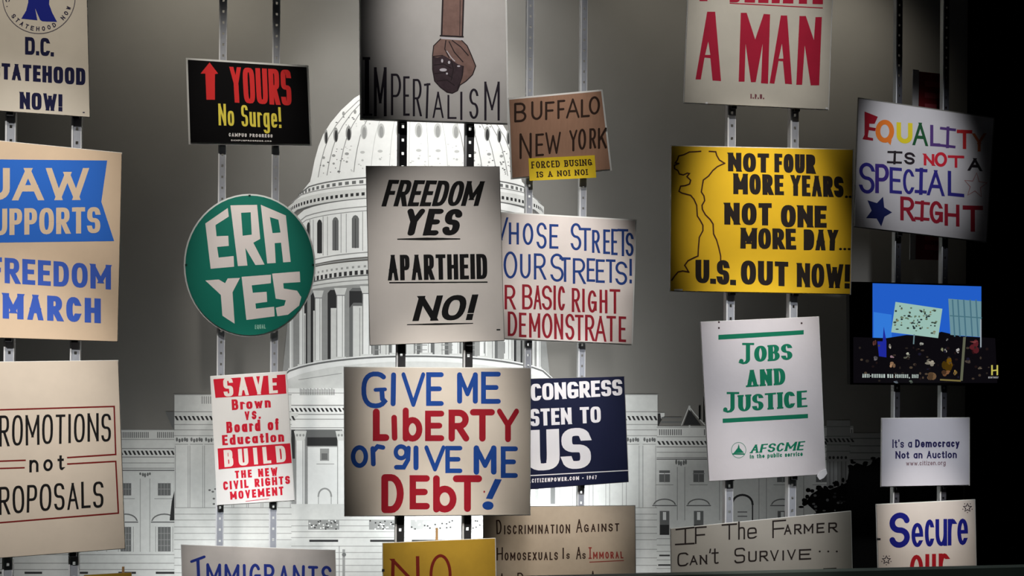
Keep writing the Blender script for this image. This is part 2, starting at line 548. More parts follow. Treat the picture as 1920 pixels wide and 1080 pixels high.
# attic and cornice rings of the drum
layer((318, 342, 200), (354, 390, 238), SB, 'drum')
M.line(arc(330, 362, 216), 2.5, SL, 'drum'); dashes(334, 368, 222, 6, 44, SL, 'drum')
M.line(arc(343, 379, 232), 2, SG, 'drum')
layer((350, 388, 240), (368, 408, 240), ST, 'drum')
dashes(357, 397, 239, 6, 64, SD, 'drum'); M.line(arc(369, 410, 238), 2.5, SL, 'drum')
layer((369, 408, 226), (478, 512, 218), SB, 'drum')
M.line(arc(384, 418, 222), 2, SG, 'drum'); M.line(arc(392, 425, 222), 1.5, SG, 'drum')
for k in range(-6, 6):
    th = math.radians(6.45 + 12.9 * k)
    x = CX + 213 * math.sin(th); hw = 6.5 * math.cos(th) + 1.2
    t = ringy(400, 428, 218, x); bt = ringy(460, 494, 218, x)
    sh = SL if abs(th) < .9 else SD
    M.poly([(x - hw, bt), (x - hw, t + 6), (x - hw * .6, t + 1), (x, t - 1), (x + hw * .6, t + 1), (x + hw, t + 6), (x + hw, bt)], sh, 'drum')
    M.line([(x, t + 6), (x, bt)], 1, SD, 'drum')
    th2 = th + math.radians(6.45); x2 = CX + 217 * math.sin(th2); w2 = 5 * math.cos(th2) + 1
    t2 = ringy(394, 428, 220, x2); b2 = ringy(466, 500, 220, x2)
    M.line([(x2 - w2, t2), (x2 - w2, b2)], 1.2, SG, 'drum'); M.line([(x2 + w2, t2), (x2 + w2, b2)], 1.2, SG, 'drum')
M.line(arc(470, 503, 220), 2, SG, 'drum'); M.line(arc(482, 515, 222), 2.5, SG, 'drum')
layer((486, 518, 226), (530, 560, 240), ST, 'drum')
dashes(494, 529, 226, 4, 56, SG, 'drum', .4)
dashes(503, 538, 230, 8, 60, SD, 'drum'); M.line(arc(513, 548, 234), 2.5, SL, 'drum'); M.line(arc(522, 555, 238), 2, SG, 'drum')
# colonnade
layer((530, 558, 236), (668, 716, 252), SG, 'colonnade')
for k in range(-6, 7):
    th = math.radians(4.5 + 13.5 * k - 6.75)
    if abs(th) > 1.45: continue
    x = CX + 225 * math.sin(th); wd = 15 * math.cos(th) + 2
    t = ringy(534, 566, 236, x); bt = ringy(664, 708, 246, x)
    M.poly([(x - wd, bt), (x - wd, t + 8), (x - wd * .6, t + 2), (x + wd * .6, t + 2), (x + wd, t + 8), (x + wd, bt)], SL if abs(th) < .7 else SD, 'colonnade')
    M.rect(x - wd * .55, t + 36, x + wd * .6, bt, ST, 'colonnade')
    M.line([(x + wd * .3, t + 40), (x + wd * .3, bt)], 1.5, SG, 'colonnade')
    M.poly([(x - wd, t + 8), (x + wd, t + 8), (x + wd, t + 40), (x + wd * .5, t + 30), (x - wd * .5, t + 30), (x - wd, t + 40)], SD, 'colonnade')
for k in range(-6, 7):
    th = math.radians(4.5 + 13.5 * k)
    if abs(th) > 1.42: continue
    x = CX + 241 * math.sin(th); wd = 6.5 * math.cos(th) + 2.2
    t = ringy(532, 562, 240, x); bt = ringy(668, 714, 252, x)
    M.rect(x - wd, t + 12, x + wd, bt, SB, 'colonnade')
    M.line([(x - wd * .9, t + 14), (x - wd * .9, bt)], 1.5, SG, 'colonnade'); M.line([(x + wd * .5, t + 14), (x + wd * .5, bt)], 1.2, SG, 'colonnade')
    M.poly([(x - wd * 1.6, t + 2), (x + wd * 1.6, t + 2), (x + wd, t + 16), (x - wd, t + 16)], ST, 'colonnade')
    M.line([(x - wd, t + 16), (x + wd, t + 16)], 1.5, SL, 'colonnade')
    M.rect(x - wd * 1.4, bt - 7, x + wd * 1.4, bt, ST, 'colonnade')
layer((664, 708, 256), (690, 742, 262), SB, 'podium')
M.line(arc(668, 712, 256), 3.2, SL, 'podium')
M.poly(arc(678, 730, 258) + [(1042, 760), (520, 760)], ST, 'podium')
M.line([(640, 700), (560, 712)], 1.2, SG, 'podium')
# the white panel right behind the central upright pair
for x in (697, 713, 778, 812, 862, 908, 946):
    M.line([(x, 642), (x, 662)], 1.6, SL, 'podium')
for x0, x1 in ((780, 800), (828, 848), (704, 712), (884, 896)):
    M.line([(x0, 647), (x1, 647)], 1.8, SG, 'podium'); M.line([(x0, 656), (x1, 656)], 1.4, SG, 'podium')

# main block
N = 'main_block'
M.rect(536, 728, 1046, 1200, SB, N)
def dent(x0, x1, y, h=7, n=None, name=N, m=SD):
    n = n or int((x1 - x0) / 8)
    for i in range(n):
        a = x0 + (x1 - x0) * i / n; c = a + (x1 - x0) / n
        M.poly([(a, y), (a + (c - a) * .5, y), (c, y + h), (a + (c - a) * .5, y + h)], m, name)
for y, wd in ((737, 1.2), (760, 2), (777, 1.8), (786, 1.4), (802, 1.4)): M.line([(536, y), (1046, y)], wd, SG, N)
dent(536, 1046, 765); 
for i in range(30): M.rect(562 + i * 2.2, 728 + (i % 3), 563.2 + i * 2.2, 741, SL if i % 2 else SG, N)
# portico bay with its columns (left bay, mirrored to the right)
for cx_, s_ in ((606, 1), (1086, -1)):
    X = lambda x: cx_ + s_ * (x - 606)
    M.rect(min(X(545), X(642)), 805, max(X(545), X(642)), 945, SG, N)
    M.rect(min(X(574), X(637)), 806, max(X(574), X(637)), 836, SL, N)
    M.rect(min(X(576), X(637)), 820, max(X(576), X(637)), 836, SD, N)
    M.rect(min(X(577), X(636)), 838, max(X(577), X(636)), 945, SB, N)
    M.rect(min(X(600), X(617)), 841, max(X(600), X(617)), 864, SG, N); M.rect(min(X(603), X(614)), 850, max(X(603), X(614)), 862, SL, N)
    M.line([(X(594), 870), (X(626), 870)], 1.2, SG, N)
    M.line([(X(x), y) for x, y in E(609, 930, 12, 14, 180, 360)], 3, SG, N)
    M.line([(X(597), 930), (X(597), 975)], 1.2, SG, N); M.line([(X(621), 930), (X(621), 975)], 1.2, SG, N); M.line([(X(597), 950), (X(621), 950)], 1.2, SG, N)
    M.rect(min(X(546), X(553)), 806, max(X(546), X(553)), 860, SD, N)
    for c in (563, 641):
        M.rect(X(c) - 8, 818, X(c) + 8, 945, SB, N); M.line([(X(c) - 8, 826), (X(c) - 8, 945)], 1.4, SG, N); M.line([(X(c) + 5, 826), (X(c) + 5, 945)], 1.2, SG, N)
        M.poly([(X(c) - 12, 808), (X(c) + 12, 808), (X(c) + 8, 826), (X(c) - 8, 826)], ST, N)
        for d in (-6, 0, 6): M.ellipse(X(c) + d, 816, 2, 2.5, SG, N)
# bay seen between the dark blue sign and the cardboard one
M.rect(996, 905, 1176, 1010, SB, N)
M.rect(1003, 905, 1010, 1010, SG, N); M.rect(1032, 905, 1041, 1010, SL, N)
M.rect(1137, 914, 1161, 946, SL, N)
for x in (1143, 1149, 1155): M.line([(x, 914), (x, 946)], 1.2, SG, N)
for y in (924, 935): M.line([(1137, y), (1161, y)], 1.2, SG, N)
for x in (1130, 1167):
    for y in (919, 928): M.ellipse(x, y, 1.5, 1.5, SG, N)
# base courses and dark railings
M.rect(536, 945, 1232, 1200, ST, N)
for i, y in enumerate((975, 986, 997, 1008, 1024, 1036, 1048, 1060, 1072, 1084)): M.line([(536, y), (1232, y)], 1.2, SG, N)
for x0, x1 in ((578, 636), (692, 746), (770, 850), (868, 905)):
    M.rect(x0, 975, x1, 993, SG, N)
    random.seed(int(x0))
    for i in range(26): M.ellipse(random.uniform(x0, x1), random.uniform(976, 992), 1.8, 1.5, SD if i % 2 else SB, N, n=6)
    M.rect(x0 + 2, 1012, x1 - 2, 1016, SD, N)
M.rect(642, 1030, 647, 1085, SG, N); M.ellipse(645, 1040, 4, 4, SL, N, n=10); M.line([(636, 1024), (636, 1090)], 1.5, SG, N)

# corner blocks and side wings
def corner(x0, x1, name, mirror=False):
    M.rect(x0, 739, x1, 1200, ST, name)
    M.line([(x0, 740), (x1, 740)], 1.6, SG, name); M.line([(x0, 772), (x1, 772)], 1.6, SG, name)
    M.poly([(x0 - 13, 774), (x1 + 13, 774), (x1 + 13, 780), (x1, 790), (x0, 790), (x0 - 13, 780)], ST, name)
    dent(x0 - 8, x1 + 8, 780, 8, name=name)
    for y in (796, 806, 817): M.line([(x0, y), (x1, y)], 1.3, SG, name)
    n = max(2, int((x1 - x0) / 27))
    for i in range(n):
        cxx = x0 + (i + .5) * (x1 - x0) / n
        for d in (-9, -4, 1, 6, 10): M.ellipse(cxx + d, 824 + (d % 3), 2.2, 4, SL, name, n=8)
        M.line([(cxx - 12, 833), (cxx + 12, 833)], 1.2, SG, name)
        M.line([(cxx - 12, 836), (cxx - 12, 952)], 1.2, SG, name); M.line([(cxx + 12, 836), (cxx + 12, 952)], 1, SG, name)
    for y in (952, 964, 975, 988, 1000, 1012, 1030, 1046, 1060, 1074): M.line([(x0, y), (x1, y)], 1.2, SG, name)
def wing(x0, x1, cols, name, m):
    M.rect(x0, 806, x1, 1200, m, name)
    M.line([(x0, 806), (x1, 806)], 1.4, SG, name)
    i = 0; x = x0 + 2
    while x < x1 - 3:
        if (i % 22) < 18: M.rect(x, 810, x + 1.8, 821, SL, name)
        x += 3.6; i += 1
    M.line([(x0, 824), (x1, 824)], 1.3, SG, name); M.line([(x0, 841), (x1, 841)], 1.8, SG, name)
    dent(x0, x1, 845, 8, name=name)
    for y, wd in ((857, 2), (868, 1.3), (878, 1.5), (882, 2)): M.line([(x0, y), (x1, y)], wd, SL if y == 882 else SG, name)
    for (wx, ww) in cols:
        M.rect(wx - ww, 906, wx + ww, 929, SL, name)
        for q in (-1, 0, 1): M.line([(wx + q * ww * .5, 906), (wx + q * ww * .5, 929)], 1, SG, name)
        M.line([(wx - ww, 917), (wx + ww, 917)], 1.2, SG, name)
        M.line([(wx - ww - 6, 935), (wx + ww + 6, 935)], 1.3, SG, name)
        M.line(E(wx, 978, ww + 11, 14, 190, 350), 2.4, SL, name); M.line([(wx - ww - 12, 979), (wx + ww + 12, 979)], 2.2, SL, name)
        M.rect(wx - ww, 988, wx + ww, 1034, SL, name)
        for q in (-1, 0, 1): M.line([(wx + q * ww * .5, 988), (wx + q * ww * .5, 1034)], 1, SG, name)
        for y in (1000, 1012, 1023): M.line([(wx - ww, y), (wx + ww, y)], 1, SG, name)
        M.line([(wx - ww - 4, 988), (wx - ww - 4, 1034)], 1.2, SG, name); M.line([(wx + ww + 4, 988), (wx + ww + 4, 1034)], 1.2, SG, name)
        M.rect(wx - ww - 4, 1072, wx + ww + 9, 1076, SD, name)
    for a, c in zip(cols[:-1], cols[1:]):
        px_ = (a[0] + c[0]) / 2
        for d in (-9, -4, 0, 5, 9): M.ellipse(px_ + d, 891 + abs(d) * -.3, 2, 4.5 - abs(d) * .2, SL, name, n=8)
        M.line([(px_ - 9, 898), (px_ - 9, 1034)], 1.2, SG, name); M.line([(px_ + 9, 898), (px_ + 9, 1034)], 1.2, SG, name)
    for y in (1040, 1056, 1068, 1088): M.line([(x0, y), (x1, y)], 1.4, SG, name)
wing(-420, 328, [(-376, 10), (-304, 10), (-232, 10), (-160, 10), (-88, 10), (-16, 10), (60, 10), (146, 10), (236, 10), (308, 12)], 'left_wing', ST)
M.poly([(322, 940), (327, 920), (327, 976), (318, 976)], SD, 'left_wing')
corner(327, 546, 'left_corner_block')
for i in range(5): M.rect(378 + i * 4, 743, 380 + i * 4, 757, SG, 'left_corner_block')
M.poly([(310, 772), (327, 772), (327, 806), (322, 800)], SL, 'left_corner_block')
for x, y in ((393, 919), (399, 922), (404, 917), (401, 935), (401, 945)): M.ellipse(x, y, 2.5, 1.8, SL, 'left_corner_block', n=8)
corner(1046, 1233, 'right_corner_block')
M.poly([(1238, 775), (1240, 788), (1233, 802), (1233, 775)], SD, 'right_corner_block')
# right wing: same order but a few pixels higher in the picture
RW = 'right_wing'
M.rect(1232, 799, 1600, 1200, ST, RW)
for x in range(1236, 1600, 4):
    if (x // 40) % 3 != 2: M.rect(x, 805, x + 2, 816, SL, RW)
M.line([(1232, 801), (1600, 801)], 1.4, SG, RW); M.line([(1232, 819), (1600, 819)], 1.3, SG, RW)
dent(1232, 1600, 827, 7, name=RW)
for y, wd in ((838, 2), (848, 1.3), (858, 1.6)): M.line([(1232, y), (1600, y)], wd, SG, RW)
M.line([(1232, 861), (1600, 861)], 1.8, SL, RW)
for cxx in (1277, 1356, 1430, 1500):
    for d in (-9, -4, 0, 5, 9): M.ellipse(cxx + d, 869 - abs(d) * .3, 2, 5, SL, RW, n=8)
    M.line([(cxx - 7, 876), (cxx - 7, 975)], 1.2, SG, RW); M.line([(cxx + 7, 876), (cxx + 7, 975)], 1.2, SG, RW)
for wx in (1246, 1310, 1467, 1540):
    M.rect(wx - 10, 882, wx + 10, 904, SL, RW); M.line([(wx - 10, 888), (wx + 10, 888)], 2, SB if wx == 1246 else SG, RW)
    M.line([(wx, 888), (wx, 904)], 1.4, SG, RW)
    M.line([(wx - 16, 909), (wx + 16, 909)], 1.3, SG, RW)
    M.line(E(wx, 947, 20, 11, 190, 350), 2.2, SL, RW); M.line([(wx - 22, 948), (wx + 22, 948)], 2, SL, RW)
    M.rect(wx - 9, 958, wx + 9, 1003, SL, RW); M.rect(wx - 3, 960, wx + 3, 975, SB, RW); M.rect(wx - 9, 984, wx + 9, 1003, SD, RW)
    M.rect(wx - 10, 1040, wx + 10, 1043, SD, RW); M.rect(wx - 12, 1058, wx + 12, 1061, SD, RW)
M.line(E(1392, 945, 19, 17, 180, 360), 4, SD, RW); M.line([(1373, 945), (1373, 980)], 1.6, SL, RW); M.line([(1411, 945), (1411, 980)], 2.4, SD, RW)
M.line([(1384, 960), (1400, 960)], 2, SL, RW); M.line([(1384, 968), (1400, 968)], 2, SL, RW)
for y in (1010, 1022, 1034, 1050, 1066): M.line([(1232, y), (1600, y)], 1.3, SG, RW)
# far end of the wing
FE = 'far_block'
M.rect(1550, 788, 1594, 1100, SG, FE); M.rect(1594, 812, 1760, 1100, SG, FE)
dent(1546, 1602, 822, 7, name=FE)
for y in (800, 818, 834, 846): M.line([(1550, y), (1594, y)], 1.4, SL, FE)
for y in (822, 836, 849, 862): M.line([(1594, y), (1760, y)], 2.2, SL, FE)
for x in (1556, 1563, 1571, 1578, 1586): M.line([(x, 866), (x, 920)], 1.6, SL, FE); M.ellipse(x, 858, 2.5, 3, SD, FE, n=8)
# roof gear beside the right corner block
M.line([(1278, 797), (1292, 762), (1302, 775), (1322, 797)], 1.8, ST, RW); M.line([(1293, 762), (1293, 800)], 3, ST, RW)
M.poly([(1281, 797), (1292, 768), (1314, 797)], SD, RW)
M.line([(1312, 762), (1312, 785)], 3.5, SK, RW); M.line([(1320, 745), (1320, 790)], 2.5, SK, RW)
M.rect(1240, 782, 1278, 784, SL, RW); M.rect(1240, 790, 1278, 793, SL, RW)
# dark tree at the right foot of the building
random.seed(3)
tr = [(1510, 942), (1522, 926), (1540, 915), (1556, 918), (1572, 912), (1588, 905), (1592, 880), (1606, 868), (1625, 874), (1645, 866), (1680, 850), (1720, 862), (1770, 840), (1806, 850), (1806, 1200), (1560, 1200), (1545, 1010), (1525, 985), (1530, 960)]
M.poly(tr, SK, 'tree')
for i in range(90):
    a = random.choice(tr[:14]); M.ellipse(a[0] + random.uniform(-9, 9), a[1] + random.uniform(-7, 9), random.uniform(2, 6), random.uniform(2, 5), SK, 'tree', n=7)
for i in range(30): M.ellipse(random.uniform(1515, 1590), random.uniform(925, 985), random.uniform(1.5, 4), random.uniform(1, 3), SL if i % 3 else SD, 'tree', n=6)
M.build()

# ------------------------------------------------------------------ slotted metal uprights
STEEL = mat((150, 153, 160), 0.5, 0.4, 0.06, 40)
SHADEDSTEEL = mat((44, 44, 46), 0.5, 0.4, 0.06, 40)  # steel of the central pair, its shade put into the dark colour
EDGE = mat((206, 207, 208), 0.45, 0.5)
DARKFACE = mat((58, 58, 64), 0.5, 0.4, 0.06, 40)
UPR = {}
def upright(px, py, Y, label, group, face=STEEL):
    x = P(px, py, Y).x
    o = thing('slotted_upright', label, 'upright', (x, Y, 0), group)
    f = MB()
    f.box(x - .013, x - .0045, Y, Y + .002, 0, ZC); f.box(x + .0045, x + .013, Y, Y + .002, 0, ZC)
    z = 0.03
    f.box(x - .0045, x + .0045, Y, Y + .002, 0, 0.03)
    while z < ZC - .05:
        f.box(x - .0045, x + .0045, Y, Y + .002, z + .011, min(z + .05, ZC)); z += .05
    f.build('slotted_face', face, o)
    e = MB(); e.box(x - .019, x - .013, Y - .003, Y + .03, 0, ZC); e.build('flange', EDGE if group != 'dark' else face, o)
    e = MB(); e.box(x + .013, x + .0155, Y, Y + .03, 0, ZC); e.build('flange', EDGE if face is STEEL else face, o)
    return x
for key, pair, Y, words, fc in (
    ('A', (18, 142), FRONT + .035, 'grey sign reading FREEDOM MARCH', STEEL),
    ('B', (415, 515), REAR + .035, 'round green sign', STEEL),
    ('C', (753, 879), FRONT + .035, 'grey sign reading FREEDOM YES', SHADEDSTEEL),
    ('D', (991, 1092), REAR + .035, 'white sign about streets', STEEL),
    ('E', (1370, 1488), FRONT + .035, 'yellow sign with a map outline', STEEL),
    ('F', (1683, 1771), REAR + .035, 'rainbow lettered sign on equality', DARKFACE)):
    words = words.replace('grey sign reading FREEDOM MARCH', 'tan sign with the blue flag')
    kind = 'dark' if fc is SHADEDSTEEL else 'grey'
    UPR[key] = (upright(pair[0], 600, Y, 'left %s slotted metal upright of the pair behind the %s' % (kind, words), 'slotted uprights', fc),
                upright(pair[1], 600, Y, 'right %s slotted metal upright of the pair behind the %s' % (kind, words), 'slotted uprights', fc), Y)

# ------------------------------------------------------------------ signs
RIM = mat((238, 238, 234), 0.45, 0.5)
_b = RIM.node_tree.nodes['Principled BSDF']        # acrylic sheet, the light caught on its edges put into a pale colour
_b.inputs['Transmission Weight'].default_value = 0.25
RIMD = mat((120, 118, 112), 0.4, 0.5)
CLIP = mat((40, 40, 44), 0.5, 0.4)
def grow(q, d):
    cx = sum(p[0] for p in q) / len(q); cy = sum(p[1] for p in q) / len(q)
    out = []
    n = len(q)
    for i in range(n):
        a, b_, c = q[i - 1], q[i], q[(i + 1) % n]
        def nrm(p, r):
            dx, dy = r[0] - p[0], r[1] - p[1]; l = math.hypot(dx, dy) or 1
            return (dy / l, -dx / l)
        n0, n1 = nrm(a, b_), nrm(b_, c)
        mx, my = n0[0] + n1[0], n0[1] + n1[1]; l2 = (mx * mx + my * my) / 2 or 1
        out.append((b_[0] + mx / l2 * d, b_[1] + my / l2 * d))
    return out
class Sign(Art):
    def __init__(s, name, label, cat, Y, quad, board, pair=None, rim=2.0, rimmat=None, group='protest signs in the display', thick=0.005):
        cx = sum(p[0] for p in quad) / len(quad); by = max(p[1] for p in quad)
        base = P(cx, by, Y)
        s.root = thing(name, label, cat, (base.x, Y + thick, base.z), group)
        Art.__init__(s, Y, s.root)
        b = MB(); b.prism(quad, Y, Y + thick); b.build('board', board, s.root)
        Yb = Y + thick + .0002
        b = MB(); b.prism(grow(quad, rim) if rim else quad, Yb, Yb + .006); b.build('backing_panel', rimmat or RIM, s.root)
        if pair:
            ux0, ux1, Yu = UPR[pair]
            zs = [P(p[0], p[1], Y) for p in quad]
            for ux in (ux0, ux1):
                zt = sorted(q.z for q in zs)
                lo = zt[0] if len(quad) > 6 else (zt[0] + zt[1]) / 2
                hi = zt[-1] if len(quad) > 6 else (zt[-1] + zt[-2]) / 2
                ext = .012 if len(quad) <= 6 else -.03
                for z0, z1 in ((max(lo - ext, .0), lo + .06), (hi - .09, hi - .05)):
                    b = MB(); b.box(ux - .011, ux + .011, Yb + .006, Yu - .0001, z0, z1); b.build('mounting_bracket', CLIP, s.root)

def paper(rgb, var=.04): return mat(rgb, 0.75, 0.2, var, 9, bump=0.05)
def ink(rgb): return mat(rgb, 0.7, 0.2)

# --- left column, front row
s = Sign('protest_sign', 'white poster with a blue bell inside a ring of small lettering', 'sign', FRONT, [(-62, -130), (160, -120), (168, 219), (-60, 203)], paper((205, 196, 180)), 'A', 1)
NV = ink((9, 11, 54)); BL = ink((12, 28, 128)); GY = ink((92, 86, 92))
s.ring(73, -5, 68, 68, 1.6, GY)
s.poly([(47, -38), (55, -55), (73, -62), (91, -55), (97, -38), (93, -10), (92, 8), (98, 24), (107, 41), (80, 40), (75, 37), (66, 16), (70, 38), (40, 35), (49, 20), (53, 4), (52, -12)], BL, 'bell_emblem')
ar = " D.C. STATEHOOD NOW "
for i, ch in enumerate("D.C. STATEHOOD NOW - D.C. STATEHOOD "):
    if ch == ' ': continue
    a = math.radians(195 - i * 10.3)
    cx, cy = 73 + 59 * math.cos(a), -5 + 59 * math.sin(a)
    tx, ty = math.sin(a), -math.cos(a); nx, ny = math.cos(a), math.sin(a)
    f = lambda u, v: (cx + tx * u + nx * v, cy + ty * u + ny * v)
    s.text(ch, (f(-3, -4.2), f(3, -4.2), f(3, 4.2), f(-3, 4.2)), 1.7, ink((40, 34, 60)))
s.text('D.C.', ((47, 69), (101, 72), (101, 106), (47, 102)), 6.2, NV, wh=7, sq=4, gap=2)
s.text('STATEHOOD', ((-16, 117), (160, 128), (160, 160), (-16, 147)), 7.5, NV, wh=6.5, sq=4, gap=3)
s.text('NOW!', ((37, 172), (117, 177), (117, 209), (37, 204)), 7.5, NV, wh=6.5, sq=4, gap=3)
s.rect(155, 210, 159, 212, NV)
s.build()

TAN = paper((222, 196, 166))
s = Sign('protest_sign', 'tan poster with blue flag shape above blue block letters about a march', 'sign', FRONT, [(-85, 256), (228, 287), (220, 640), (-85, 630)], TAN, 'A', 1)
FB = ink((44, 108, 204)); MB_ = ink((62, 96, 190))
s.poly([(-85, 298), (201, 301), (190, 378), (214, 452), (-85, 456)], FB, 'flag_emblem')
s.text('UAW', ((-38, 315), (166, 315), (166, 375), (-38, 376)), 13, TAN, wh=12, gap=6, sq=2.3)
s.text('SUPPORTS', ((-42, 392), (188, 388), (188, 437), (-42, 442)), 9.5, TAN, wh=8, gap=4, sq=2.6)
s.text('FREEDOM', ((-20, 481), (208, 497), (208, 543), (-20, 529)), 10, MB_, wh=8.5, gap=5, sq=2.6)
s.text('MARCH', ((5, 549), (189, 560), (189, 606), (5, 597)), 12, MB_, wh=10, gap=7, sq=2.4)
s.build()

CRM = paper((218, 203, 184))
s = Sign('protest_sign', 'cream poster with thin black lettering inside dark red ruled boxes', 'sign', FRONT, [(-85, 680), (221, 676), (234, 1028), (-85, 1052)], CRM, 'A', 1)
DR = ink((120, 26, 24)); BK = ink((20, 18, 18))
for ln in ([(-85, 771), (214, 762), (217, 852), (127, 858)], [(47, 863), (-85, 868)], [(-85, 881), (45, 877)], [(127, 870), (217, 865), (222, 962), (-85, 987)]):
    s.line(ln, 2.8, DR)
s.text('PROMOTIONS', ((-24, 780), (208, 775), (208, 827), (-24, 839)), 4.6, BK, gap=5, sq=2.6, jit=1)
s.text('not', ((55, 853), (120, 851), (120, 881), (55, 886)), 4.6, BK, gap=9)
s.text('PROPOSALS', ((-26, 914), (194, 902), (194, 951), (-26, 967)), 4.8, BK, gap=5, sq=2.6, jit=1)
s.build()

GOLD = mat((168, 134, 44), 0.7, 0.2, 0.16, 5)
WOOD = mat((176, 140, 96), 0.7, 0.2, 0.2, 12, stretch=(8, 8, 1))
s = Sign('protest_sign', 'olive yellow sign on a thin stake at the bottom left corner', 'sign', FRONT, [(158, 1079), (246, 1074), (250, 1250), (160, 1254)], GOLD, None, 0.6, RIMD)
b = MB(); p = P(230, 1064, FRONT); b.box(p.x - .004, p.x + .004, FRONT + .0115, FRONT + .02, P(230, 1300, FRONT).z, p.z); b.build('stake', WOOD, s.root)
b = MB(); p2 = P(204, 1240, FRONT); b.box(UPR['A'][1] - .012, p2.x + .05, FRONT + .0115, UPR['A'][2] - .0001, p2.z, p2.z + .03); b.build('mounting_bracket', CLIP, s.root)
s.text('YES', ((166, 1100), (240, 1097), (242, 1180), (168, 1184)), 9, ink((100, 28, 16)), gap=6)
s.parts.clear(); s.order.clear()

# --- second column, rear row
BLK = mat((16, 15, 16), 0.22, 0.5)
s = Sign('protest_sign', 'black sign with red arrow, red and yellow lettering', 'sign', REAR, [(352, 112), (575, 126), (581, 270), (357, 267)], BLK, 'B', 3.5)
RD = ink((214, 44, 44)); YL = ink((232, 214, 80)); WH = ink((220, 216, 214))
s.poly([(393, 117), (409, 138), (403, 139), (403, 187), (387, 187), (385, 138), (376, 138)], RD, 'arrow')
s.text('YOURS', ((430, 125), (545, 131), (547, 198), (434, 192)), 9, RD, wh=8.5, gap=2.5, sq=4)
s.text('No Surge!', ((409, 194), (526, 201), (528, 240), (410, 235)), 4.6, YL, wh=4.2, gap=3, sq=3)
s.text('(CAMPUS PROGRESS)'.replace('(', '').replace(')', ''), ((429, 249), (511, 252), (511, 258), (429, 256)), 1.6, WH, gap=1.6)
s.text('CAMPUSPROGRESS.ORG', ((433, 261.5), (509, 263.5), (509, 266), (433, 264.5)), .8, WH, gap=1)
s.build()

GRN = mat((0, 110, 92), 0.55, 0.3)
circ = [(468 + 120.5 * math.cos(2 * math.pi * i / 56), 497.5 + 131 * math.sin(2 * math.pi * i / 56)) for i in range(56)]
s = Sign('round_sign', 'round green sign with angular white letters and a pale rim', 'sign', REAR, circ, GRN, 'B', 3)
WL = ink((222, 212, 206))
s.poly([(385, 419), (427, 390), (429, 406), (404, 422), (406, 443), (428, 442), (429, 461), (407, 463), (410, 483), (438, 480), (439, 500), (395, 504)], WL, 'lettering')
s.poly([[(432, 385), (482, 384), (488, 448), (475, 455), (496, 496), (479, 497), (460, 465), (464, 498), (446, 499)], [(452, 399), (470, 398), (472, 440), (455, 442)]], WL, 'lettering')
s.poly([[(489, 384), (536, 404), (545, 491), (531, 492), (527, 455), (515, 456), (517, 493), (501, 494)], [(506, 407), (522, 412), (526, 436), (511, 437)]], WL, 'lettering')
s.poly([(385, 526), (410, 524), (422, 531), (427, 522), (450, 521), (436, 548), (440, 607), (417, 592), (414, 553)], WL, 'lettering')
s.poly([(453, 519), (508, 515), (508, 531), (472, 535), (474, 549), (500, 547), (501, 566), (479, 569), (480, 579), (514, 575), (515, 593), (462, 600)], WL, 'lettering')
s.poly([(510, 513), (562, 509), (563, 529), (531, 531), (532, 541), (557, 545), (565, 557), (561, 573), (540, 590), (520, 593), (517, 577), (533, 573), (536, 563), (517, 560)], WL, 'lettering')
s.text('EQUAL', ((478, 609), (498, 608), (498, 616), (478, 617)), 1.2, ink((150, 200, 180)), gap=1)
for q in (-90, 180, 0): s.rect(468 + 119 * math.cos(math.radians(q)) - 2, 497 + 130 * math.sin(math.radians(q)) - 2, 468 + 119 * math.cos(math.radians(q)) + 2, 497 + 130 * math.sin(math.radians(q)) + 2, ink((10, 50, 42)), 'rivet')
s.build()

s = Sign('protest_sign', 'white poster with two red banner bars and narrow red lettering', 'sign', REAR, [(395, 706), (537, 697), (552, 938), (408, 947)], paper((222, 220, 216), .02), 'B', 1)
RB = ink((196, 26, 46)); PW = ink((224, 216, 208))
s.poly([(400, 711), (535, 702), (537, 738), (404, 746)], RB, 'banner')
s.text('SAVE', ((418, 709), (519, 703), (521, 737), (420, 744)), 7.5, PW, wh=5.5, gap=9, sq=3.5)
s.text('Brown', ((434, 749), (507, 745), (508, 764), (435, 769)), 5, RB, wh=3.8, gap=3.5, sq=3)
s.text('vs.', ((458, 765), (489, 763), (489, 785), (459, 788)), 4.2, RB, wh=3.4, gap=4)
s.text('Board of', ((424, 791), (522, 784), (523, 806), (425, 812)), 5, RB, wh=3.8, gap=3.5, sq=3)
s.text('Education', ((416, 816), (532, 809), (533, 828), (417, 835)), 5, RB, wh=3.6, gap=3.5, sq=3)
s.poly([(408, 841), (544, 831), (547, 868), (410, 880)], RB, 'banner')
s.text('BUILD', ((419, 844), (534, 835), (537, 866), (421, 876)), 7.5, PW, wh=5.5, gap=10, sq=3.5)
s.text('THE NEW', ((440, 883), (520, 876), (521, 892), (441, 897)), 4.0, RB, wh=3.4, gap=3.5, sq=3)
s.text('CIVIL RIGHTS', ((418, 903), (543, 892), (544, 907), (419, 919)), 4.0, RB, wh=3.4, gap=3.2, sq=3)
s.text('MOVEMENT', ((431, 922), (531, 912), (532, 928), (432, 937)), 4.0, RB, wh=3.4, gap=3.2, sq=3)
s.line([(461, 940), (504, 935)], 1.1, RB)
s.build()

GRC = paper((178, 170, 162), .07)
s = Sign('protest_sign', 'grey beige placard with dark blue brush capitals along the bottom edge', 'sign', REAR, [(340, 1022), (628, 1032), (632, 1200), (345, 1200)], GRC, 'B', 1)
DB = ink((28, 44, 116))
s.line([(359, 1053), (383, 1044)], 5, DB, 'lettering', cap='round'); s.line([(371, 1049), (373, 1096)], 6, DB, 'lettering', cap='round'); s.line([(362, 1098), (384, 1095)], 5, DB, 'lettering', cap='round')
s.text('MMIGRANTS', ((387, 1055), (622, 1062), (622, 1102), (387, 1098)), 5.5, DB, gap=6, cap='round', jit=1)
s.build()

